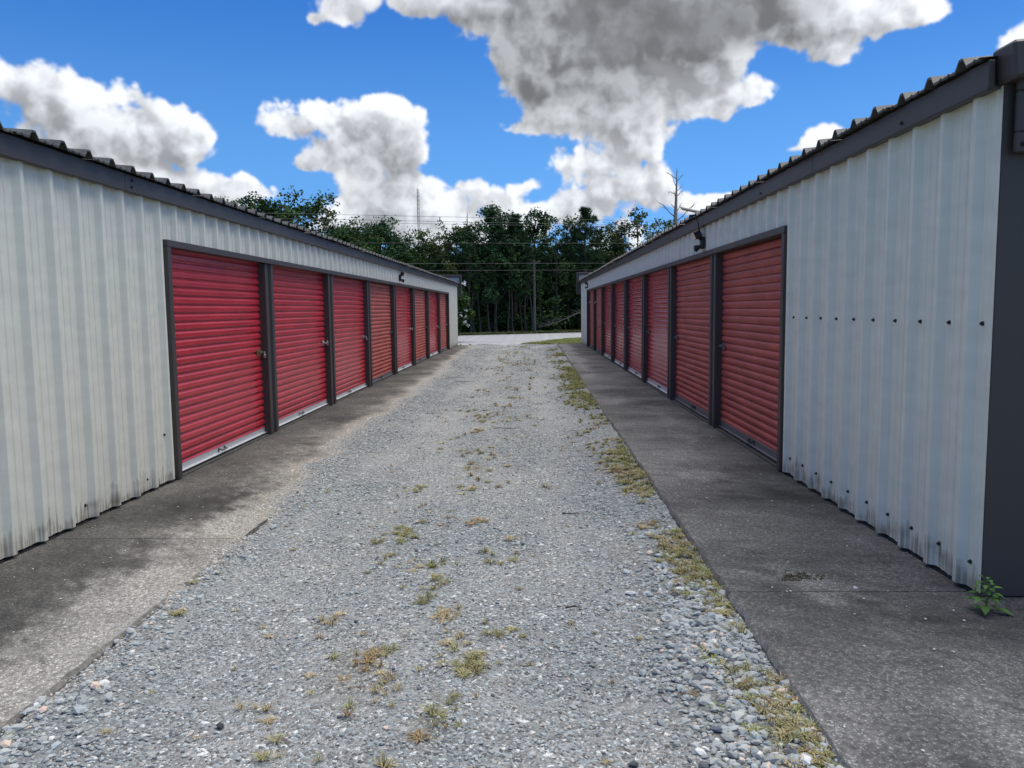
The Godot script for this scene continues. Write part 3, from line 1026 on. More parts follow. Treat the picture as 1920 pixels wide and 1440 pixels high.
func sheet(points: Array, y: float) -> ArrayMesh:
	var o := PackedVector2Array()
	for p in points:
		o.append(Vector2(p[0], p[1]))
	var b := MB.new()
	var idx := Geometry2D.triangulate_polygon(o)
	for k in range(0, idx.size(), 3):
		b.tri(Vector3(o[idx[k]].x, y, o[idx[k]].y), Vector3(o[idx[k + 1]].x, y, o[idx[k + 1]].y), Vector3(o[idx[k + 2]].x, y, o[idx[k + 2]].y), Vector3.UP)
	return b.mesh()

func road_strip(off0: float, off1: float, x0: float, x1: float, y: float) -> ArrayMesh:
	return sheet([[x0, off0 - 0.5 * x0], [x1, off0 - 0.5 * x1], [x1, off1 - 0.5 * x1], [x0, off1 - 0.5 * x0]], y)

func build_ground() -> void:
	structure("ground", sheet([[-900, 300], [900, 300], [900, -900], [-900, -900]], -0.07), mats.lawn, "short grass ground around the storage buildings")
	structure("gravel_lane", gravel_ground(), mats.gravel, "grey gravel lane between the two rows of units")
	var la := Node3D.new()
	la.name = "left_apron"
	add_child(la)
	tag(la, "stained concrete apron with a dusty edge before crimson doors", "", "", "structure")
	var cuts := [2.6, -4.85, -10.4, -16.0, -21.6, -27.2, -31.55]
	for i in cuts.size() - 1:
		part("slab", slab_mesh(-3.106, -1.88, cuts[i], cuts[i + 1] + 0.006, 0.0, left_tone), mats.concrete, la)
	var ra := Node3D.new()
	ra.name = "right_apron"
	add_child(ra)
	tag(ra, "dark stained concrete apron before the brick red doors", "", "", "structure")
	for i in cuts.size() - 1:
		if i == 0:
			part("slab", slab_mesh(0.95, 2.111, -3.78, -9.2, 0.042, right_tone, 0.055, 0.0063), mats.concrete, ra)
			part("slab", slab_mesh(0.95, 6.5, 2.6, -3.774, 0.042, right_tone, 0.07), mats.concrete, ra)
			continue
		var za: float = -9.206 if i == 1 else cuts[i]
		part("slab", slab_mesh(0.95, 2.0945 + 0.0063 * (za + 6.4088), za, cuts[i + 1] + 0.006, 0.042, right_tone, 0.055, 0.0063), mats.concrete, ra)
	structure("driveway", sheet([[-2.7, -31.9], [-0.75, -32.45], [0.1, -33.6], [2.35, -38.95], [-10.0, -32.9], [-6.0, -32.6], [-3.3, -33.1]], -0.058), mats.road, "pale worn entrance, sunlight put into its colour too, from the road to the gravel lane")
	structure("road", road_strip(-37.6, -47.1, -120.0, 120.0, -0.054), mats.road, "pale road, sunlight put into its colour, passing in front of the woods")
	structure("verge", sheet([[-0.62, -32.15], [1.9, -31.6], [14.0, -31.6], [14.0, -44.4], [2.40, -38.75], [0.12, -33.55]], -0.034), mats.lawn, "mown grass verge beyond the brick red row")
	structure("verge", sheet([[-2.40, -31.62], [-3.3, -32.95], [-10.0, -32.4], [-10.0, -31.6]], -0.034), mats.lawn, "strip of grass beyond the crimson row")
	structure("edge_marking", road_strip(-46.55, -46.67, -120.0, 120.0, -0.050), mats.paint, "white edge line along the far side of the road")
	structure("edge_marking", road_strip(-38.3, -38.42, -120.0, 120.0, -0.050), mats.paint, "white edge line along the near side of the road")
	structure("forest_floor", sheet([[-120, 11.5], [120, -108.5], [120, -260], [-120, -260]], -0.055), mats.litter, "dark leaf litter under the trees")

func stone_mesh(s: int) -> ArrayMesh:
	var b := MB.new()
	var r := RandomNumberGenerator.new()
	r.seed = s
	var t := (1.0 + sqrt(5.0)) / 2.0
	var v: Array[Vector3] = []
	for p in [[-1, t, 0], [1, t, 0], [-1, -t, 0], [1, -t, 0], [0, -1, t], [0, 1, t], [0, -1, -t], [0, 1, -t], [t, 0, -1], [t, 0, 1], [-t, 0, -1], [-t, 0, 1]]:
		v.append(Vector3(p[0], p[1], p[2]).normalized() * r.randf_range(0.62, 1.12) * Vector3(1.0, 0.42, 0.70))
	for f in [[0, 11, 5], [0, 5, 1], [0, 1, 7], [0, 7, 10], [0, 10, 11], [1, 5, 9], [5, 11, 4], [11, 10, 2], [10, 7, 6], [7, 1, 8], [3, 9, 4], [3, 4, 2], [3, 2, 6], [3, 6, 8], [3, 8, 9], [4, 9, 5], [2, 4, 11], [6, 2, 10], [8, 6, 7], [9, 8, 1]]:
		b.tri(v[f[0]], v[f[1]], v[f[2]], v[f[0]] + v[f[1]] + v[f[2]])
	return b.mesh()

func stone_color() -> Color:
	var q := rng.randf()
	var g := rng.randf_range(0.25, 0.44)
	if q < 0.03: return Color(0.62, 0.62, 0.60)
	if q < 0.06: return Color(0.56, 0.45, 0.37)
	if q < 0.11: return Color(0.09, 0.10, 0.115)
	if q < 0.34: return Color(g * 0.84, g * 0.95, g * 0.97)
	return Color(g * 0.94, g, g * 0.98)

func build_gravel() -> void:
	rng.seed = 101
	var places := [[], [], []]
	var colors := [[], [], []]
	for band in [[-1.4, -4.6, 30000, 1.0], [-4.6, -8.5, 24000, 1.1], [-8.5, -16.0, 24000, 1.35], [-16.0, -32.3, 18000, 1.8]]:
		for k in band[2]:
			var z := rng.randf_range(band[1], band[0])
			var x := rng.randf_range(-2.5, 0.94)
			if x < -1.88 and (x < spill_edge(z) + 0.05 or rng.randf() < 0.15):
				continue
			var d := dust(x, z)
			if rng.randf() < d * 1.05:
				continue
			var size := 0.0050 * pow(rng.randf_range(0.5, 1.0), -1.5)
			if d < 0.2: size *= 1.2
			var edge := 0.9 * exp(-pow((x - 0.72) / 0.24, 2.0)) * (1.0 - sstep(-3.9, -5.6, z)) + 0.28 * exp(-pow((x + 1.78) / 0.16, 2.0)) * (1.0 - sstep(-4.0, -6.0, z))
			if rng.randf() < edge: size *= rng.randf_range(1.4, 2.5)
			size *= band[3] * rng.randf_range(0.8, 1.2)
			var bs := Basis(Vector3.UP, rng.randf() * TAU) * Basis(Vector3.RIGHT, rng.randf_range(-0.5, 0.5))
			bs = bs.scaled(Vector3.ONE * size)
			var i: int = k % 3
			places[i].append(Transform3D(bs, Vector3(x, gravel_height(x, z) + size * rng.randf_range(0.0, 0.25), z)))
			colors[i].append(stone_color())
	# strays on the concrete
	for k in 420:
		var left := rng.randf() < 0.5
		var z := -1.5 - 14.0 * pow(rng.randf(), 1.6)
		var x := rng.randf_range(-3.0, -1.95) if left else rng.randf_range(1.0, 2.0)
		var size := rng.randf_range(0.004, 0.009)
		places[k % 3].append(Transform3D(Basis(Vector3.UP, rng.randf() * TAU).scaled(Vector3.ONE * size), Vector3(x, (0.0 if left else 0.042) + size * 0.4, z)))
		colors[k % 3].append(Color(0.55, 0.54, 0.5) if rng.randf() < 0.6 else stone_color())
	var names := ["grey crushed stone lying loose over the lane", "angular grey chippings strewn over the lane", "small mixed pebbles spread over the lane"]
	for i in 3:
		scatter("gravel", stone_mesh(7 + i), mats.stone, places[i], colors[i], names[i], "gravel")

func tuft_mesh(s: int, blades: int, tall: float, spread: float) -> ArrayMesh:
	var b := MB.new()
	var r := RandomNumberGenerator.new()
	r.seed = s
	for k in blades:
		var w := r.randf() * TAU
		var dir := Vector3(cos(w), 0, sin(w))
		var side := Vector3(-dir.z, 0, dir.x) * r.randf_range(0.0014, 0.0030)
		var root := dir * r.randf() * spread * 0.35
		var h := tall * r.randf_range(0.35, 1.0)
		var lean := spread * r.randf_range(0.3, 1.0)
		var p1 := root + dir * lean * 0.45 + Vector3.UP * h * 0.75
		var p2 := root + dir * lean + Vector3.UP * h * r.randf_range(0.5, 1.05)
		var t := r.randf_range(0.65, 1.25)
		b.col = Color(t, t * r.randf_range(0.9, 1.05), t * 0.9)
		b.quad(root - side, root + side, p1 + side, p1 - side, Vector3.UP + dir)
		b.tri(p1 - side, p1 + side, p2, Vector3.UP + dir)
	return b.mesh()

func build_grass() -> void:
	rng.seed = 202
	var dry := [[], []]
	var dryc := [[], []]
	var straw := [Color(0.40, 0.33, 0.18), Color(0.30, 0.22, 0.11), Color(0.28, 0.26, 0.11), Color(0.22, 0.22, 0.085), Color(0.36, 0.34, 0.17)]
	var add := func(x: float, z: float, size: float, c: Color) -> void:
		var i := rng.randi() % 2
		var s := rng.randf_range(0.8, 1.5) * size * clampf(0.7 - z * 0.05, 0.85, 1.4)
		dry[i].append(Transform3D(Basis(Vector3.UP, rng.randf() * TAU).scaled(Vector3(s, s * rng.randf_range(0.6, 1.1), s)), Vector3(x, gravel_height(x, z) + 0.001, z)))
		var t := rng.randf_range(0.75, 1.2)
		dryc[i].append(Color(c.r * t, c.g * t, c.b * t))
	var spots := [[-1.08,-19.35],[-0.93,-8.83],[-0.94,-11.18],[-0.93,-6.29],[-0.61,-6.10],[-0.37,-5.17],[-0.50,-4.04],[-0.52,-5.17],[-0.88,-4.99],[-0.97,-4.87],[-0.42,-11.77],[-0.64,-7.83],[-0.56,-3.92],[-0.44,-3.57],[-0.57,-3.77],[-0.68,-3.12],[-0.32,-3.12],[-0.25,-3.07],[-0.60,-2.85],[-0.16,-3.42],[-0.31,-2.73],[-1.02,-2.69],[-0.89,-2.43],[-1.02,-3.57],[-0.38,-7.53],[-0.34,-3.33],[-0.56,-4.34],[-0.70,-4.34]]
	for p in spots:
		var c: Color = straw[rng.randi() % 5]
		for k in rng.randi_range(4, 10):
			var near := clampf(-p[1] / 8.0, 0.45, 1.6)
			add.call(p[0] + rng.randfn(0.0, 0.09 * near), p[1] + rng.randfn(0.0, 0.13 * near), 0.75, c)
	for k in 800:
		var z := -2.3 - 29.0 * rng.randf()
		var x := -0.5 + rng.randfn(0.0, 0.28)
		if gn2.get_noise_2d(x * 2.4 + 20.0, z * 0.8) > 0.12:
			add.call(x, z, 0.8, straw[rng.randi() % 5])
	for k in 130:
		var z := -2.0 - 12.0 * rng.randf()
		add.call(rng.randf_range(-1.75, 0.6), z, 0.5, straw[rng.randi() % 3])
	# matted strip along the right apron
	for k in 3400:
		var z := -2.0 - 29.0 * pow(rng.randf(), 1.25)
		var x := 0.93 - absf(rng.randfn(0.0, 0.10 + 0.10 * sstep(-4.0, -8.0, z)))
		var here := gn2.get_noise_2d(x * 1.2 + 80.0, z * 0.7) + 0.30 * sstep(-3.6, -5.5, z) - 0.05 - 0.25 * sstep(-15.0, -19.0, z)
		if rng.randf() * 0.4 > here:
			continue
		var c: Color = straw[rng.randi() % 5]
		if rng.randf() < 0.12 + 0.55 * sstep(-6.0, -12.0, z):
			c = Color(0.22, 0.25, 0.075)
		add.call(x, z, 0.85, c)
	# behind the camera's feet nothing grows; a few tufts stand by the left slab
	for p in [[-1.8, -4.1], [-1.82, -2.45], [-1.75, -3.6], [-2.2, -6.4], [-2.45, -10.6]]:
		for k in 3:
			add.call(p[0] + rng.randfn(0.0, 0.04), p[1] + rng.randfn(0.0, 0.06), 0.7, straw[2])
	scatter("grass", tuft_mesh(1, 30, 0.026, 0.060), mats.grass, dry[0], dryc[0], "dry grass tufts growing through the gravel", "grass")
	scatter("grass", tuft_mesh(2, 16, 0.038, 0.045), mats.grass, dry[1], dryc[1], "thin wiry grass along the lane and apron edge", "grass")
	# verge by the road
	var vp := []
	var vc := []
	for k in 9000:
		var x := rng.randf_range(-4.6, 7.5)
		var z := rng.randf_range(-32.3, -41.0)
		var right := x > -0.6 and z > -37.5 - 0.5 * x and (z + 32.4) * 0.42 > -(x + 0.75)
		var left := x < -2.5 and z > -32.4
		if not (right or left):
			continue
		var s := rng.randf_range(1.2, 2.4)
		vp.append(Transform3D(Basis(Vector3.UP, rng.randf() * TAU).scaled(Vector3.ONE * s), Vector3(x, -0.038, z)))
		var t := rng.randf_range(0.7, 1.35)
		vc.append(Color(0.24 * t, 0.28 * t, 0.08 * t))
	for k in 5000:
		var x := rng.randf_range(-30.0, 22.0)
		var z := -47.3 - 0.5 * x - 1.6 * pow(rng.randf(), 0.8)
		var s := rng.randf_range(2.0, 5.0)
		vp.append(Transform3D(Basis(Vector3.UP, rng.randf() * TAU).scaled(Vector3.ONE * s), Vector3(x, -0.075, z)))
		var t := rng.randf_range(0.6, 1.2)
		vc.append(Color(0.13 * t, 0.16 * t, 0.05 * t))
	scatter("grass", tuft_mesh(3, 30, 0.045, 0.06), mats.grass, vp, vc, "green roadside grass on both verges", "grass")

# ---------------------------------------------------------------- trees
# Each kind is built once at unit scale of about 8 m and copied with its own size and turn.

func leaf(b: MB, p: Vector3, size: float, r: RandomNumberGenerator, long := 1.5) -> void:
	var d := Vector3(r.randfn(), r.randfn() * 0.7, r.randfn()).normalized()
	var s := d.cross(Vector3(r.randfn(), r.randfn(), r.randfn())).normalized() * size * 0.5
	d *= size * long * 0.5
	b.quad(p - d, p + s, p + d, p - s, Vector3(r.randfn() * 0.3, 1, r.randfn() * 0.3))

func clump(b: MB, mid: Vector3, rad: float, count: int, size: float, tone: Color, r: RandomNumberGenerator) -> void:
	var t := r.randf_range(0.65, 1.4)
	for k in count:
		var d := Vector3(r.randfn(), r.randfn() * 0.75, r.randfn()) * 0.52
		var u := t * r.randf_range(0.7, 1.3)
		b.col = Color(tone.r * u * r.randf_range(0.85, 1.2), tone.g * u, tone.b * u)
		leaf(b, mid + d * rad, size * r.randf_range(0.7, 1.3), r)

func limb(b: MB, from: Vector3, to: Vector3, r0: float, r1: float, r: RandomNumberGenerator, sides := 5) -> Array:
	var pts := []
	var rad := []
	var len := from.distance_to(to)
	var sag := Vector3(r.randfn(), r.randfn() * 0.5 + 0.4, r.randfn()) * len * 0.07
	for k in 5:
		var q := k / 4.0
		pts.append(from.lerp(to, q) + sag * sin(q * PI) + (Vector3(r.randfn(), r.randfn(), r.randfn()) * len * 0.012 if k > 0 else Vector3.ZERO))
		rad.append(lerpf(r0, r1, q))
	b.tube(pts, rad, sides)
	return pts

# returns [trunk with limbs, crown]
func broad_tree(s: int, high: float, wide: float, fill: float, base: float, tone: Color, peak := 0.0) -> Array:
	var r := RandomNumberGenerator.new()
	r.seed = s
	var wood := MB.new()
	var crown := MB.new()
	wood.col = Color(0.060, 0.053, 0.047)
	var bend := Vector3(r.randfn(), 0, r.randfn()) * 0.12
	var tp := []
	var tr := []
	for k in 8:
		var q := k / 7.0
		tp.append(Vector3(0, -0.15, 0) + Vector3.UP * (high * 0.86) * q + bend * sin(q * 4.0 + s) + Vector3(r.randfn(), 0, r.randfn()) * 0.03)
		tr.append(lerpf(0.125, 0.022, pow(q, 0.8)) * high / 8.0 * (1.35 if k == 0 else 1.0))
	wood.tube(tp, tr, 8)
	var lobes := []
	var n := int(9 + 4 * fill)
	for k in n:
		var q := base + (0.97 - base) * (k + r.randf() * 0.6) / n
		var reach := wide * (0.35 + 0.75 * sin(PI * clampf((q - base) / (1.02 - base), 0.0, 1.0))) * r.randf_range(0.7, 1.12)
		reach = lerpf(reach, wide * (1.08 - q) * 1.25, peak)
		var w := k * 2.4 + r.randf() * 0.9
		var from: Vector3 = tp[clampi(int(q / 0.86 * 7.0 * 0.86), 1, 6)]
		var to := Vector3(cos(w) * reach, high * q + r.randf_range(-0.1, 0.25), sin(w) * reach)
		var pts := limb(wood, from, to, 0.045 * high / 8.0, 0.010, r)
		lobes.append([to, r.randf_range(0.55, 0.95) * wide * 0.52])
		lobes.append([pts[3], r.randf_range(0.45, 0.75) * wide * 0.48])
		if r.randf() < 0.5 * fill:
			lobes.append([pts[2] + Vector3(r.randfn(), r.randfn() * 0.5, r.randfn()) * 0.3, wide * 0.36])
	lobes.append([Vector3(bend.x, high * 0.94, bend.z), wide * 0.36])
	lobes.append([Vector3(bend.x, high * 0.84, bend.z), wide * 0.48])
	for l in lobes:
		var rad: float = l[1]
		for k in int(5.0 * fill + 2):
			var c: Vector3 = l[0] + Vector3(r.randfn(), r.randfn() * 0.7, r.randfn()) * rad * 0.48
			if c.y > high * 1.01: c.y = high * 1.01 - r.randf() * 0.3
			clump(crown, c, rad * r.randf_range(0.45, 0.75), int(38 * fill + 10), 0.115, tone, r)
	return [wood.mesh(), crown.mesh()]

func pine_tree(s: int, high: float, wide: float, base: float, tone: Color) -> Array:
	var r := RandomNumberGenerator.new()
	r.seed = s
	var wood := MB.new()
	var crown := MB.new()
	wood.col = Color(0.10, 0.075, 0.060)
	wood.tube([Vector3(0, -0.15, 0), Vector3(0.05, high * 0.35, 0.02), Vector3(-0.04, high * 0.7, 0.05), Vector3(0, high * 0.98, 0)], [0.15 * high / 8.0, 0.11 * high / 8.0, 0.07 * high / 8.0, 0.015], 8)
	var y := base * high
	while y < high * 0.99:
		var q := (y / high - base) / (1.0 - base)
		var reach := wide * (1.0 - pow(q, 1.8)) * (0.55 + 0.45 * sstep(0.0, 0.25, q)) + 0.12
		for k in r.randi_range(3, 5):
			var w := r.randf() * TAU
			var len := reach * r.randf_range(0.6, 1.1)
			var from := Vector3(0, y, 0)
			var to := Vector3(cos(w) * len, y + len * r.randf_range(0.05, 0.45), sin(w) * len)
			var pts := limb(wood, from, to, 0.03 * high / 8.0, 0.008, r, 4)
			for p in [pts[2], pts[3], pts[4]]:
				for j in 3:
					var c: Vector3 = p + Vector3(r.randfn(), r.randfn() * 0.6, r.randfn()) * 0.14
					var t := r.randf_range(0.6, 1.35)
					for m in 26:
						var d := Vector3(r.randfn(), r.randfn() * 0.8 + 0.25, r.randfn()).normalized()
						var u := t * r.randf_range(0.75, 1.25)
						crown.col = Color(tone.r * u, tone.g * u, tone.b * u)
						var sd := d.cross(Vector3(r.randfn(), r.randfn(), r.randfn())).normalized() * 0.020
						crown.tri(c + sd, c - sd, c + d * r.randf_range(0.16, 0.30), Vector3.UP)
		y += r.randf_range(0.16, 0.30)
	return [wood.mesh(), crown.mesh()]

func shrub(s: int, high: float, wide: float, tone: Color) -> Array:
	var r := RandomNumberGenerator.new()
	r.seed = s
	var wood := MB.new()
	var crown := MB.new()
	wood.col = Color(0.07, 0.06, 0.05)
	for k in 7:
		var w := k * 0.9 + r.randf()
		var to := Vector3(cos(w) * wide * r.randf_range(0.3, 0.9), high * r.randf_range(0.45, 0.95), sin(w) * wide * r.randf_range(0.3, 0.9))
		var pts := limb(wood, Vector3(r.randfn() * 0.06, -0.12, r.randfn() * 0.06), to, 0.022, 0.006, r, 4)
		for p in [to, pts[3], pts[2]]:
			for j in 3:
				clump(crown, p + Vector3(r.randfn(), r.randfn(), r.randfn()) * 0.22, 0.38, 30, 0.10, tone, r)
	return [wood.mesh(), crown.mesh()]

func bare_tree(s: int, high: float, spread: float) -> ArrayMesh:
	var r := RandomNumberGenerator.new()
	r.seed = s
	var b := MB.new()
	var k0 := high / 11.4
	b.col = Color(0.30, 0.25, 0.21)
	b.tube([Vector3(0, -0.2, 0), Vector3(0.05, high * 0.4, 0), Vector3(-0.06, high * 0.66, 0.03), Vector3(0.02, high * 0.84, 0.0), Vector3(0.06, high, 0)], [0.30 * k0, 0.23 * k0, 0.15 * k0, 0.08 * k0, 0.015], 8)
	b.col = Color(0.17, 0.14, 0.12)
	var y := high * 0.46
	var k := 0
	while y < high * 0.985:
		var q := y / high
		# boughs leave the trunk in turn to either side, dip and turn up at the tips
		var w := (0.0 if k % 2 else PI) + r.randf_range(-0.9, 0.9)
		var len := spread * (1.25 - q) * 2.3 * r.randf_range(0.3, 1.0)
		var d := Vector3(cos(w), r.randf_range(0.35, 0.8), sin(w)).normalized()
		var from := Vector3(0.0, y, 0)
		var p1 := from + d * len * 0.35
		var p2 := from + d * len * 0.7 + Vector3.UP * len * 0.10
		var p3 := from + d * len + Vector3.UP * len * r.randf_range(-0.12, 0.22)
		var w0 := 0.055 * (1.25 - q) * k0 + 0.012
		b.tube([from, p1, p2, p3], [w0, w0 * 0.75, w0 * 0.5, 0.008], 5)
		for j in 4:
			var f := p1.lerp(p3, r.randf_range(0.1, 0.95))
			var t := f + (d + Vector3(r.randfn() * 0.5, r.randfn() * 0.6 + 0.35, r.randfn() * 0.5)).normalized() * len * r.randf_range(0.12, 0.4)
			b.tube([f, t], [w0 * 0.4, 0.006], 4)
		y += high * r.randf_range(0.016, 0.032)
		k += 1
	return b.mesh()

func plant_tree(shape: Array, called: String, label: String, group: String, x: float, z: float, size: Vector3, turn: float) -> void:
	var t := thing(called, label, "tree", Vector3(x, -0.055, z), turn, group)
	t.scale = size
	part("trunk", shape[0], mats.bark, t)
	part("crown", shape[1], mats.leaf, t)

func build_trees() -> void:
	var deep := Color(0.036, 0.078, 0.032)
	var mid := Color(0.056, 0.104, 0.032)
	var olive := Color(0.085, 0.105, 0.036)
	var kinds := {
		"b": [broad_tree(1, 8.0, 1.8, 1.0, 0.22, deep), broad_tree(2, 8.0, 2.0, 1.0, 0.18, mid), broad_tree(3, 8.0, 1.7, 1.0, 0.26, deep)],
		"s": [broad_tree(11, 8.0, 1.5, 0.42, 0.30, olive), broad_tree(12, 8.0, 1.35, 0.5, 0.24, mid)],
		"c": [broad_tree(21, 8.0, 1.45, 1.0, 0.22, deep, 1.0)],
		"p": [pine_tree(31, 8.0, 1.7, 0.52, deep), pine_tree(32, 8.0, 1.35, 0.40, deep)],
	}
	var say := {
		"b": ["rounded_tree", "dense dark green rounded tree in the wood across the road", "rounded trees in the wood"],
		"s": ["loose_tree", "loose leafed tree with sky showing through its crown", "loose leafed trees in the wood"],
		"c": ["pointed_tree", "tall pointed tree, narrowing evenly to its tip", ""],
		"p": ["pine_tree", "pine tree with a bare lower trunk and needle tufts", "pines in the wood"],
	}
	# front of the wood: x, z, height, kind
	var front := [
		[-26.0, -39.0, 7.6, "b"], [-23.4, -39.6, 7.0, "p"], [-21.2, -41.4, 7.4, "b"], [-19.4, -41.0, 6.9, "b"],
		[-17.3, -42.8, 6.9, "s"], [-16.2, -42.4, 7.7, "s"], [-15.2, -44.8, 7.8, "b"], [-13.8, -44.6, 8.1, "b"], [-12.2, -44.4, 7.5, "s"], [-11.6, -47.7, 6.5, "b"], [-10.1, -44.5, 6.5, "b"],
		[-8.9, -46.1, 6.8, "b"], [-8.1, -49.4, 6.2, "b"], [-6.7, -48.1, 6.5, "s"], [-5.3, -48.8, 6.9, "s"], [-4.2, -50.4, 6.8, "b"], [-2.4, -49.3, 7.7, "c"], [-1.2, -50.9, 7.4, "p"], [0.1, -53.5, 7.8, "b"],
		[1.5, -52.2, 7.6, "s"], [3.4, -52.2, 7.9, "p"], [5.8, -57.4, 7.4, "b"], [7.0, -55.0, 8.3, "s"], [9.5, -57.2, 7.9, "s"], [11.7, -58.3, 7.4, "b"], [13.7, -60.3, 7.2, "b"],
		[16.2, -61.0, 7.8, "b"], [18.9, -61.5, 7.4, "p"], [21.8, -64.0, 8.0, "b"]]
	rng.seed = 303
	var n := 0
	var own := {5: "feathery loose tree showing above the crimson row's roof", 7: "tall dense tree with a lobed top above the crimson row's roof", 8: "slim airy tree standing apart with sky around its crown", 14: "airy tree with a wide thin crown beside the radio mast", 17: "pine standing just beside the pointed tree", 19: "pale airy tree between the two pines", 20: "dark pine with a broad needle head beside the airy tree", 22: "airy tree rising highest beside the bare dead tree", 23: "low airy tree right beside the bare dead tree"}
	for f in front:
		var k: Array = kinds[f[3]]
		var w := rng.randf_range(0.92, 1.18)
		var s: float = f[2] / 8.0
		var words: String = own.get(n, say[f[3]][1])
		plant_tree(k[n % k.size()], say[f[3]][0], words, "" if own.has(n) else say[f[3]][2], f[0], f[1], Vector3(s * w, s, s * w), rng.randf() * TAU)
		n += 1
	# deeper rows close the wood
	for row in [[-52.6, 1.75, 5.6], [-56.5, 1.95, 6.0], [-61.0, 2.2, 6.4], [-66.0, 1.7, 6.2]]:
		var x := -30.0
		while x < 27.0:
			var kd: String = ["b", "b", "p", "b", "b"][n % 5]
			var k: Array = kinds[kd]
			var s: float = row[2] * rng.randf_range(0.86, 1.06) / 8.0 * lerpf(0.80, 1.0, sstep(-12.0, -6.0, x))
			var w := rng.randf_range(1.05, 1.4)
			plant_tree(k[n % k.size()], say[kd][0], "dense tree crowded deep inside the wood" if kd == "b" else "pine crowded among other trees deep inside the wood", "trees deep inside the wood" if kd == "b" else "pines deep inside the wood", x + rng.randf_range(-0.5, 0.5), row[0] - 0.5 * x + rng.randf_range(-1.2, 1.2), Vector3(s * w, s, s * w), rng.randf() * TAU)
			x += row[1] * rng.randf_range(0.8, 1.2)
			n += 1
	# slender young stems at the edge of the wood
	var sap := [broad_tree(41, 8.0, 0.62, 0.5, 0.52, mid), broad_tree(42, 8.0, 0.7, 0.45, 0.6, deep)]
	for f in [[-3.91, -48.05, 5.6], [-3.66, -48.3, 5.0], [-3.40, -48.4, 4.4], [-2.73, -48.63, 5.2], [-1.53, -49.23, 4.6], [-1.33, -49.43, 5.4], [-0.84, -49.6, 3.2], [-0.47, -49.77, 4.4], [-0.23, -50.0, 5.6], [0.35, -50.3, 4.0], [-6.1, -47.4, 4.6], [-7.4, -46.6, 5.0], [4.6, -52.4, 4.8], [6.4, -53.2, 5.2]]:
		var s: float = f[2] / 8.0
		plant_tree(sap[n % 2], "slender_tree", "slender young tree with a bare pale stem at wood edge", "young trees at the edge of the wood", f[0], f[1], Vector3(s * 0.95, s, s * 0.95), rng.randf() * TAU)
		n += 1
	# shrubs under the trees
	var sh := [shrub(51, 1.5, 0.9, deep), shrub(52, 1.2, 1.0, mid)]
	var x := -27.0
	while x < 24.0:
		for row in [-51.6, -54.0]:
			var t := thing("shrub", "dark leafy shrub growing under the trees", "shrub", Vector3(x + rng.randf_range(-0.5, 0.5), -0.055, row - 0.5 * x + rng.randf_range(-0.7, 0.7)), rng.randf() * TAU, "shrubs under the trees")
			var s := rng.randf_range(0.7, 1.35)
			t.scale = Vector3(s * 1.2, s * 0.9, s * 1.2)
			var k: Array = sh[n % 2]
			part("stems", k[0], mats.bark, t)
			part("foliage", k[1], mats.leaf, t)
			n += 1
		x += rng.randf_range(1.3, 1.9)
	solo("dead_tree", bare_tree(61, 11.4, 1.35), mats.bark, "tall bare dead tree standing above the wood", "tree", "", Vector3(10.27, -0.05, -57.63), 0.4)
	solo("dead_tree", bare_tree(63, 7.7, 0.42), mats.bark, "thin leafless tree top poking out beside the pointed tree", "tree", "", Vector3(-4.27, -0.05, -51.36), 1.0)
	# blown-down limb by the road
	var r := RandomNumberGenerator.new()
	r.seed = 71
	var b := MB.new()
	b.col = Color(0.13, 0.12, 0.10)
	b.tube([Vector3(-1.6, -0.02, 0.7), Vector3(-0.4, 0.32, 0.3), Vector3(0.9, 0.85, -0.4), Vector3(2.3, 1.35, -1.0)], [0.012, 0.028, 0.036, 0.045], 6)
	b.tube([Vector3(0.9, 0.85, -0.4), Vector3(1.6, 0.95, -0.6), Vector3(2.4, 1.05, -1.1)], [0.03, 0.03, 0.035], 5)
	for k in 40:
		var f := Vector3(-1.6, 0.0, 0.7).lerp(Vector3(1.6, 1.1, -0.7), r.randf())
		b.tube([f, f + Vector3(r.randfn() * 0.35 - 0.2, r.randf_range(-0.2, 0.35), r.randfn() * 0.3)], [0.014, 0.004], 4)
	solo("fallen_limb", b.mesh(), mats.bark, "pale fallen limb leaning out of the dark undergrowth", "branch", "", Vector3(1.9, 0.25, -50.3), 0.0)
	# flowering bush at the corner of the row with crimson doors
	var fb := thing("flowering_bush", "small bush with white blossom beyond the building corner", "bush", Vector3(-3.55, -0.055, -36.4), 0.0)
	var tree := broad_tree(81, 2.4, 0.55, 0.8, 0.25, mid)
	part("stem", tree[0], mats.bark, fb)
	part("foliage", tree[1], mats.leaf, fb)
	b = MB.new()
	for k in 16:
		var c := Vector3(r.randf_range(-0.1, 0.55), r.randf_range(0.7, 1.5), r.randf_range(0.1, 0.6))
		for j in 16:
			b.col = Color(0.8, 0.8, 0.78)
			leaf(b, c + Vector3(r.randfn(), r.randfn() * 0.6, r.randfn()) * 0.05, 0.055, r, 1.1)
	part("blossom", b.mesh(), mats.stone, fb)

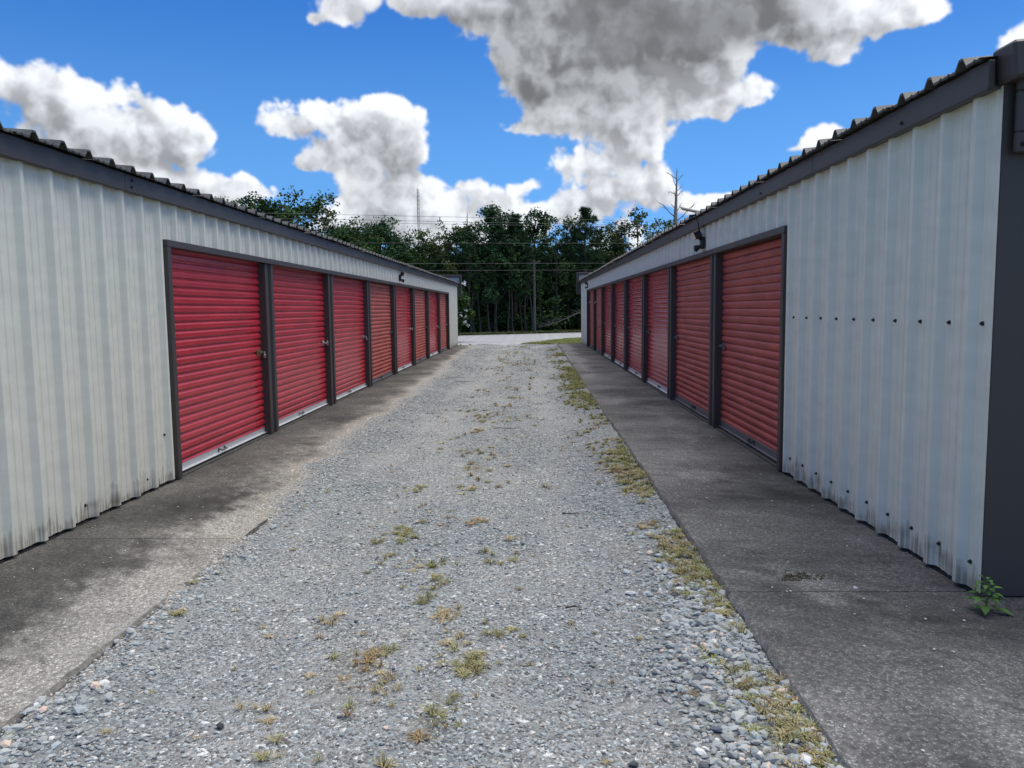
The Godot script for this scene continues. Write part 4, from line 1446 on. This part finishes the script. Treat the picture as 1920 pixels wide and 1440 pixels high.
# ---------------------------------------------------------------- fittings and small things
func flood_light(label: String, at: Vector3, out: float, yaw: float, cable: bool) -> void:
	var t := thing("flood_light", label, "flood light", at, 0.0, "flood lights on the storage buildings")
	t.rotation.y = (0.0 if out > 0.0 else PI) + yaw
	t.scale = Vector3.ONE * 0.95
	var b := MB.new()
	b.box(Vector3(0.025, 0.005, 0), Vector3(0.05, 0.15, 0.12), 0.012)
	part("wall_plate", b.mesh(), mats.black, t)
	b = MB.new()
	b.tube([Vector3(0.02, 0.03, 0), Vector3(0.06, 0.05, 0), Vector3(0.085, 0.08, 0)], [0.012, 0.012, 0.012], 6)
	part("arm", b.mesh(), mats.black, t)
	var turn := Basis(Vector3.BACK, -0.45)
	b = MB.new()
	b.box(Vector3(0.10, 0.105, 0), Vector3(0.075, 0.105, 0.15), 0.010, turn)
	for k in 5:
		b.box(Vector3(0.10, 0.105, 0) + turn * Vector3(-0.045, 0.0, -0.056 + 0.028 * k), Vector3(0.016, 0.085, 0.006), 0.0, turn)
	part("housing", b.mesh(), mats.black, t)
	b = MB.new()
	b.box(Vector3(0.10, 0.105, 0) + turn * Vector3(0.040, 0, 0), Vector3(0.006, 0.088, 0.132), 0.002, turn)
	part("lens", b.mesh(), mats.lens, t)
	b = MB.new()
	b.tube([Vector3(0.02, -0.03, 0), Vector3(0.07, -0.035, 0)], [0.013, 0.013], 6)
	b.box(Vector3(0.095, -0.055, 0), Vector3(0.07, 0.06, 0.065), 0.012)
	b.tube([Vector3(0.10, -0.075, 0), Vector3(0.115, -0.10, 0)], [0.028, 0.020], 10)
	part("motion_sensor", b.mesh(), mats.black, t)
	if cable:
		b = MB.new()
		b.tube([Vector3(0.02, 0.06, 0.02), Vector3(0.05, 0.11, -0.02), Vector3(0.088, 0.18, -0.06), Vector3(0.094, 0.24, -0.09), Vector3(0.14, 0.31, -0.11)], [0.005, 0.005, 0.005, 0.005, 0.005], 5)
		part("cable", b.mesh(), mats.black, t)

func padlock(label: String, at: Vector3, out: float, disc: bool) -> void:
	var t := thing("padlock", label, "padlock", at, 0.0 if out > 0.0 else PI, "padlocks on the unit doors")
	var b := MB.new()
	if disc:
		b.tube([Vector3(0.0, -0.01, 0), Vector3(0.004, -0.01, 0), Vector3(0.022, -0.01, 0), Vector3(0.026, -0.01, 0)], [0.030, 0.036, 0.036, 0.030], 18)
	else:
		b.box(Vector3(0.012, -0.045, 0), Vector3(0.022, 0.042, 0.048), 0.005)
	part("lock_body", b.mesh(), mats.steel, t)
	b = MB.new()
	var pts := []
	for k in 9:
		var w := PI * k / 8.0
		pts.append(Vector3(0.012, (-0.022 if not disc else 0.012) + sin(w) * 0.030, cos(w) * 0.016))
	var rad := []
	rad.resize(9)
	rad.fill(0.0042)
	b.tube(pts, rad, 6)
	part("shackle", b.mesh(), mats.steel, t)

func screws(root: Node3D, sg: float, rows: Array) -> void:
	for p in rows:
		var o := part("screw", mats.screw_shape, mats.screw, root)
		o.position = Vector3(p[2] if p.size() > 2 else 0.008, p[1], sg * p[0])

func build_fittings(left: Node3D, right: Node3D) -> void:
	var rows := []
	for k in 10:
		rows.append([-2.64 + 0.2935 * k, 1.305])
		rows.append([-2.63 + 0.2935 * k, 0.15])
	for k in 14:
		rows.append([0.42 + 0.2935 * k, DOOR_TOP + 0.055])
	for a in [-1.9, 0.75, 3.3]:
		rows.append([a, EAVE + 0.04, 0.076])
	screws(right, 1.0, rows)
	rows = [[-1.63, 1.28], [-1.18, 0.12], [-0.31, 0.11], [0.02, 0.42]]
	for a in [-0.43, -0.42]:
		rows.append([a, EAVE + (0.04 if a < -0.425 else 0.09), 0.076])
	screws(left, -1.0, rows)
	flood_light("black flood light with sensor above faded door on crimson row", Vector3(-3.088, 2.17, -18.1), 1.0, 0.0, false)
	flood_light("black flood light wired up to a roof solar panel", Vector3(2.058, 2.20, -9.62), -1.0, 0.0, true)
	flood_light("small black flood light above the last doors by the road", Vector3(1.945, 2.22, -28.0), -1.0, 0.0, false)
	# white lamp on the road-side false front
	var t := thing("security_light", "white twin-head security light on the false front edge", "security light", Vector3(-2.92, 2.48, -32.15), 0.0)
	var b := MB.new()
	b.tube([Vector3(0, 0, 0), Vector3(0.03, 0, 0)], [0.045, 0.040], 12)
	part("base", b.mesh(), mats.white_plastic, t)
	b = MB.new()
	b.tube([Vector3(0.02, 0, 0), Vector3(0.08, -0.015, 0.03)], [0.012, 0.012], 6)
	b.tube([Vector3(0.02, 0, 0), Vector3(0.09, 0.03, -0.02)], [0.012, 0.012], 6)
	part("arm", b.mesh(), mats.white_plastic, t)
	for e in [[Vector3(0.075, -0.015, 0.03), Vector3(0.15, -0.04, 0.06)], [Vector3(0.085, 0.03, -0.02), Vector3(0.15, 0.09, -0.02)]]:
		b = MB.new()
		b.tube([e[0], e[0].lerp(e[1], 0.4), e[1]], [0.022, 0.045, 0.058], 12)
		part("lamp_head", b.mesh(), mats.white_plastic, t)
	# solar panel
	t = thing("solar_panel", "small dark solar panel tilted on the roof edge", "solar panel", Vector3(2.03, 2.545, -9.95), 0.0)
	b = MB.new()
	b.box(Vector3(-0.07, 0.085, 0), Vector3(0.25, 0.016, 0.20), 0.004, Basis(Vector3.BACK, -0.22) * Basis(Vector3.RIGHT, 0.25))
	part("panel", b.mesh(), mats.trim_dark, t)
	b = MB.new()
	b.box(Vector3(0.05, 0.02, 0), Vector3(0.02, 0.10, 0.06), 0.003)
	b.box(Vector3(0.03, -0.03, 0), Vector3(0.10, 0.012, 0.07), 0.003)
	part("bracket", b.mesh(), mats.alu, t)
	# padlocks
	for p in [[1, 0.97, "small steel padlock on the first crimson door", false], [2, 0.955, "round steel disc lock on the second crimson door", true], [3, 0.95, "steel padlock on the third crimson door", false], [5, 0.955, "bright round lock on the fifth door of crimson row", true], [7, 0.90, "small padlock on the seventh door of crimson row", false], [8, 0.90, "bright lock on the last door of crimson row", true]]:
		var a: float = p[0] * BAY - 0.155
		padlock(p[2], Vector3(-3.152, p[1], -6.4233 - a), 1.0, p[3])
	for p in [[7, 1.62, "pale round lock on the next to last brick red door"], [8, 1.62, "pale round lock on the last brick red door"]]:
		var a: float = p[0] * BAY - 0.155
		padlock(p[2], Vector3(2.1033 - 0.0063 * a + 0.030, p[1], -6.4088 - a), -1.0, true)

func twig(label: String, at: Vector3, length: float, turn: float, s: int) -> void:
	var r := RandomNumberGenerator.new()
	r.seed = s
	var b := MB.new()
	b.col = Color(0.045, 0.035, 0.028)
	var pts := []
	var rad := []
	for k in 5:
		pts.append(Vector3((k / 4.0 - 0.5) * length, 0.006 + r.randf() * 0.006, r.randfn() * length * 0.05))
		rad.append(0.005 - 0.0007 * k)
	b.tube(pts, rad, 5)
	b.tube([pts[2], pts[2] + Vector3(length * 0.15, 0.012, length * 0.14)], [0.003, 0.0015], 4)
	solo("twig", b.mesh(), mats.bark, label, "twig", "twigs on the gravel", Vector3(at.x, gravel_height(at.x, at.z) + 0.004, at.z), turn)

func big_leaf(b: MB, root: Vector3, dir: Vector3, len: float, wide: float, r: RandomNumberGenerator) -> void:
	var side := dir.cross(Vector3.UP).normalized()
	var up := side.cross(dir).normalized()
	var prev := [root, root]
	var last := root
	for k in range(1, 6):
		var q := k / 5.0
		var w := wide * sin(PI * pow(q, 0.75)) * 0.5
		var mid := root + dir * len * q + Vector3.DOWN * len * 0.35 * q * q
		var l := mid + side * w + up * w * 0.25
		var rr := mid - side * w + up * w * 0.25
		b.quad(last, prev[0], l, mid, Vector3.UP)
		b.quad(last, prev[1], rr, mid, Vector3.UP)
		prev = [l, rr]
		last = mid

func build_small() -> void:
	twig("short dark twig alone on the open grey gravel", Vector3(0.27, 0, -5.5), 0.16, 0.1, 1)
	twig("bent dark twig beside the middle grass strip", Vector3(-0.34, 0, -9.3), 0.30, 0.05, 2)
	twig("long thin twig on the gravel by a faded door", Vector3(-1.70, 0, -16.4), 0.45, 0.15, 3)
	twig("second long twig lying past the first by faded door", Vector3(-1.40, 0, -15.7), 0.4, -0.05, 4)
	twig("tiny black twig among the coarse stones", Vector3(0.18, 0, -3.68), 0.08, 0.2, 5)
	# weed at the foot of the corner pier
	var r := RandomNumberGenerator.new()
	r.seed = 5
	var t := thing("weed", "leafy green weed at the foot of the dark corner", "weed", Vector3(2.045, 0.042, -3.52), 0.0)
	t.scale = Vector3.ONE * 0.72
	var st := MB.new()
	st.col = Color(0.10, 0.16, 0.05)
	st.tube([Vector3(0, -0.01, 0), Vector3(0.01, 0.08, 0.0), Vector3(0.02, 0.19, 0.01)], [0.004, 0.003, 0.0015], 5)
	part("stem", st.mesh(), mats.bark, t)
	for k in 34:
		var b := MB.new()
		var q := r.randf_range(0.65, 1.35)
		b.col = Color(0.085 * q, 0.17 * q, 0.045 * q)
		var w := k * 2.4 + r.randf() * 0.6
		var y := 0.010 + 0.006 * k
		var d := Vector3(cos(w), r.randf_range(0.15, 0.7), sin(w)).normalized()
		var size := r.randf_range(0.05, 0.085) * (1.15 - k * 0.018)
		var root := Vector3(0.0, y, 0.0)
		b.tube([root, root + d * size * 0.7], [0.0016, 0.0012], 4)
		big_leaf(b, root + d * size * 0.65, (d + Vector3.DOWN * 0.25).normalized(), size, size * 0.62, r)
		part("leaf", b.mesh(), mats.leaf, t)
	# moss on the apron
	var b := MB.new()
	for k in 420:
		var w := r.randf() * TAU
		var q := sqrt(r.randf()) * (0.8 + 0.3 * sin(w * 3.0) + 0.15 * sin(w * 7.0 + 1.0))
		var p := Vector3(cos(w) * q * 0.135, 0.0, sin(w) * q * 0.085)
		var h := r.randf_range(0.004, 0.010)
		var u := r.randf_range(0.6, 1.4)
		b.col = Color(0.060 * u, 0.052 * u, 0.020 * u)
		var s := r.randf_range(0.004, 0.010)
		var o := r.randf() * TAU
		for j in 3:
			var a := o + TAU * j / 3.0
			var c := o + TAU * (j + 1) / 3.0
			b.tri(p + Vector3(cos(a) * s, 0, sin(a) * s), p + Vector3(cos(c) * s, 0, sin(c) * s), p + Vector3(0, h, 0), Vector3(cos((a + c) * 0.5), 0.5, sin((a + c) * 0.5)))
	solo("moss_patch", b.mesh(), mats.grass, "brown green moss patch on the dark concrete apron", "moss", "", Vector3(1.36, 0.041, -3.99), 0.2)
	# fist-sized stones by the apron edge
	for p in [[0.62, -2.60, 0.030, "dark angular stone lying by the coarse apron edge", Color(0.10, 0.12, 0.15)], [0.31, -2.42, 0.022, "near black stone in the loose gravel", Color(0.05, 0.055, 0.065)], [1.58, -3.82, 0.020, "flat pale chip lying alone on the dark apron", Color(0.42, 0.42, 0.41)], [-1.12, -2.62, 0.021, "black round stone on the dusty gravel", Color(0.03, 0.035, 0.04)]]:
		var m := stone_mesh(int(p[0] * 100.0) + 400)
		var o := solo("stone", m, null, p[3], "stone", "", Vector3(p[0], (0.046 if p[0] > 1.0 else gravel_height(p[0], p[1]) + 0.008), p[1]), p[0] * 9.0)
		o.scale = Vector3.ONE * p[2]
		var c: Color = p[4]
		o.material_override = flat(c.linear_to_srgb(), 0.85)

func build_lines() -> void:
	var high := [[Vector3(-70.0, 5.26, -12.5), Vector3(60.0, 8.08, -77.5)], [Vector3(-70.0, 5.1, -12.5), Vector3(60.0, 7.7, -77.5)], [Vector3(-70.0, 4.87, -12.5), Vector3(60.0, 7.67, -77.5)]]
	var low := [[Vector3(-70.0, 3.5, -12.5), Vector3(60.0, 6.9, -77.5)], [Vector3(-70.0, 2.9, -12.5), Vector3(60.0, 5.2, -77.5)], [Vector3(-70.0, 2.6, -12.5), Vector3(60.0, 4.7, -77.5)]]
	for set in [[high, "thin dark power line strung high across the tree tops", "power lines across the tree tops", 0.010], [low, "thin utility cable strung across the face of the wood", "utility cables before the wood", 0.009]]:
		for w in set[0]:
			var b := MB.new()
			var pts := []
			var rad := []
			for k in 25:
				pts.append(w[0].lerp(w[1], k / 24.0))
				rad.append(set[3])
			b.tube(pts, rad, 4)
			solo("power_line", b.mesh(), mats.wire, set[1], "power line", set[2])
	var b := MB.new()
	b.tube([Vector3(0, -0.2, 0), Vector3(0, 2.2, 0), Vector3(0, 4.45, 0)], [0.085, 0.075, 0.065], 10)
	var t := thing("utility_pole", "grey wooden utility pole at the edge of the wood", "pole", Vector3(0.05, -0.05, -48.2), 0.0)
	part("shaft", b.mesh(), mats.pole, t)
	b = MB.new()
	b.box(Vector3(0, 4.25, 0.06), Vector3(0.75, 0.08, 0.07), 0.006, Basis(Vector3.UP, -1.1))
	part("crossarm", b.mesh(), mats.pole, t)
	# radio mast far beyond the wood
	t = thing("radio_mast", "thin lattice radio mast far behind the trees", "mast", Vector3(-54.8, -0.05, -380.0), 0.0)
	b = MB.new()
	var c: Array[Vector3] = []
	for k in 3:
		c.append(Vector3(cos(TAU * k / 3.0), 0, sin(TAU * k / 3.0)) * 0.55)
	for k in 3:
		b.tube([c[k], c[k] + Vector3.UP * 59.0], [0.09, 0.09], 4)
	part("legs", b.mesh(), mats.wire, t)
	b = MB.new()
	for j in 30:
		for k in 3:
			b.tube([c[k] + Vector3.UP * j * 1.95, c[(k + 1) % 3] + Vector3.UP * (j + 1) * 1.95], [0.05, 0.05], 3)
	part("bracing", b.mesh(), mats.wire, t)
	b = MB.new()
	b.tube([Vector3(0, 58.5, 0), Vector3(0, 61.0, 0)], [0.06, 0.03], 5)
	part("antenna", b.mesh(), mats.wire, t)

# ---------------------------------------------------------------- scene
func _ready() -> void:
	# camera
	var cam := Camera3D.new()
	cam.name = "camera"
	cam.transform = Transform3D(Basis(Vector3(0.99955886, -0.01114884, -0.02752791), Vector3(0.00847142, 0.99539044, -0.0955307), Vector3(0.02846607, 0.09525536, 0.99504578)), Vector3(0, 1.4404, 0))
	cam.fov = 52.1318
	cam.near = 0.05
	cam.far = 2500.0
	add_child(cam)
	cam.current = true
	# sky
	var env := Environment.new()
	env.background_mode = Environment.BG_SKY
	env.tonemap_mode = Environment.TONE_MAPPER_LINEAR
	env.tonemap_exposure = 2.7
	env.sdfgi_enabled = true
	env.ssao_enabled = true
	env.ssil_enabled = true
	var pm := PanoramaSkyMaterial.new()
	pm.panorama = ImageTexture.create_from_image(make_sky())
	var sky := Sky.new()
	sky.sky_material = pm
	env.sky = sky
	var we := WorldEnvironment.new()
	we.name = "surroundings"
	we.environment = env
	add_child(we)
	# sun behind thin cloud, high and to the right of the aisle
	var sun := DirectionalLight3D.new()
	sun.name = "sun"
	sun.light_energy = 0.5
	sun.light_color = Color(1.0, 0.975, 0.93)
	sun.light_angular_distance = 60.0
	sun.shadow_enabled = true
	add_child(sun)
	sun.look_at_from_position(Vector3(9.0, 40.0, -9.0), Vector3.ZERO)
	# shared noise
	gn1 = noise(71, 0.9, 3)
	gn2 = noise(72, 0.55, 4)
	gn3 = noise(73, 2.2, 3)
	dent.seed = 75
	dent.frequency = 0.35
	make_materials()
	# setting
	build_ground()
	var left := storage_building("long storage row with glossy crimson roll-up doors", Vector3(-3.12, 0.0, -6.4233), 0.0, -1.0, ["red", "red", "red", "faded", "red", "faded", "red", "faded"], [0.97, 0.955, 0.95, 0.95, 0.955, 0.93, 0.90, 0.90], 0.0)
	var right := storage_building("long storage row with dull brick red doors and dark corner", Vector3(2.1033, 0.042, -6.4088), PI + 0.0063, 1.0, ["faded", "faded", "red", "red", "red", "red", "faded", "faded"], [0.95, 0.95, 0.95, 0.95, 0.95, 0.95, 1.6, 1.6], 0.37)
	build_trees()
	# ground cover
	build_gravel()
	build_grass()
	# objects
	build_fittings(left, right)
	build_lines()
	build_small()
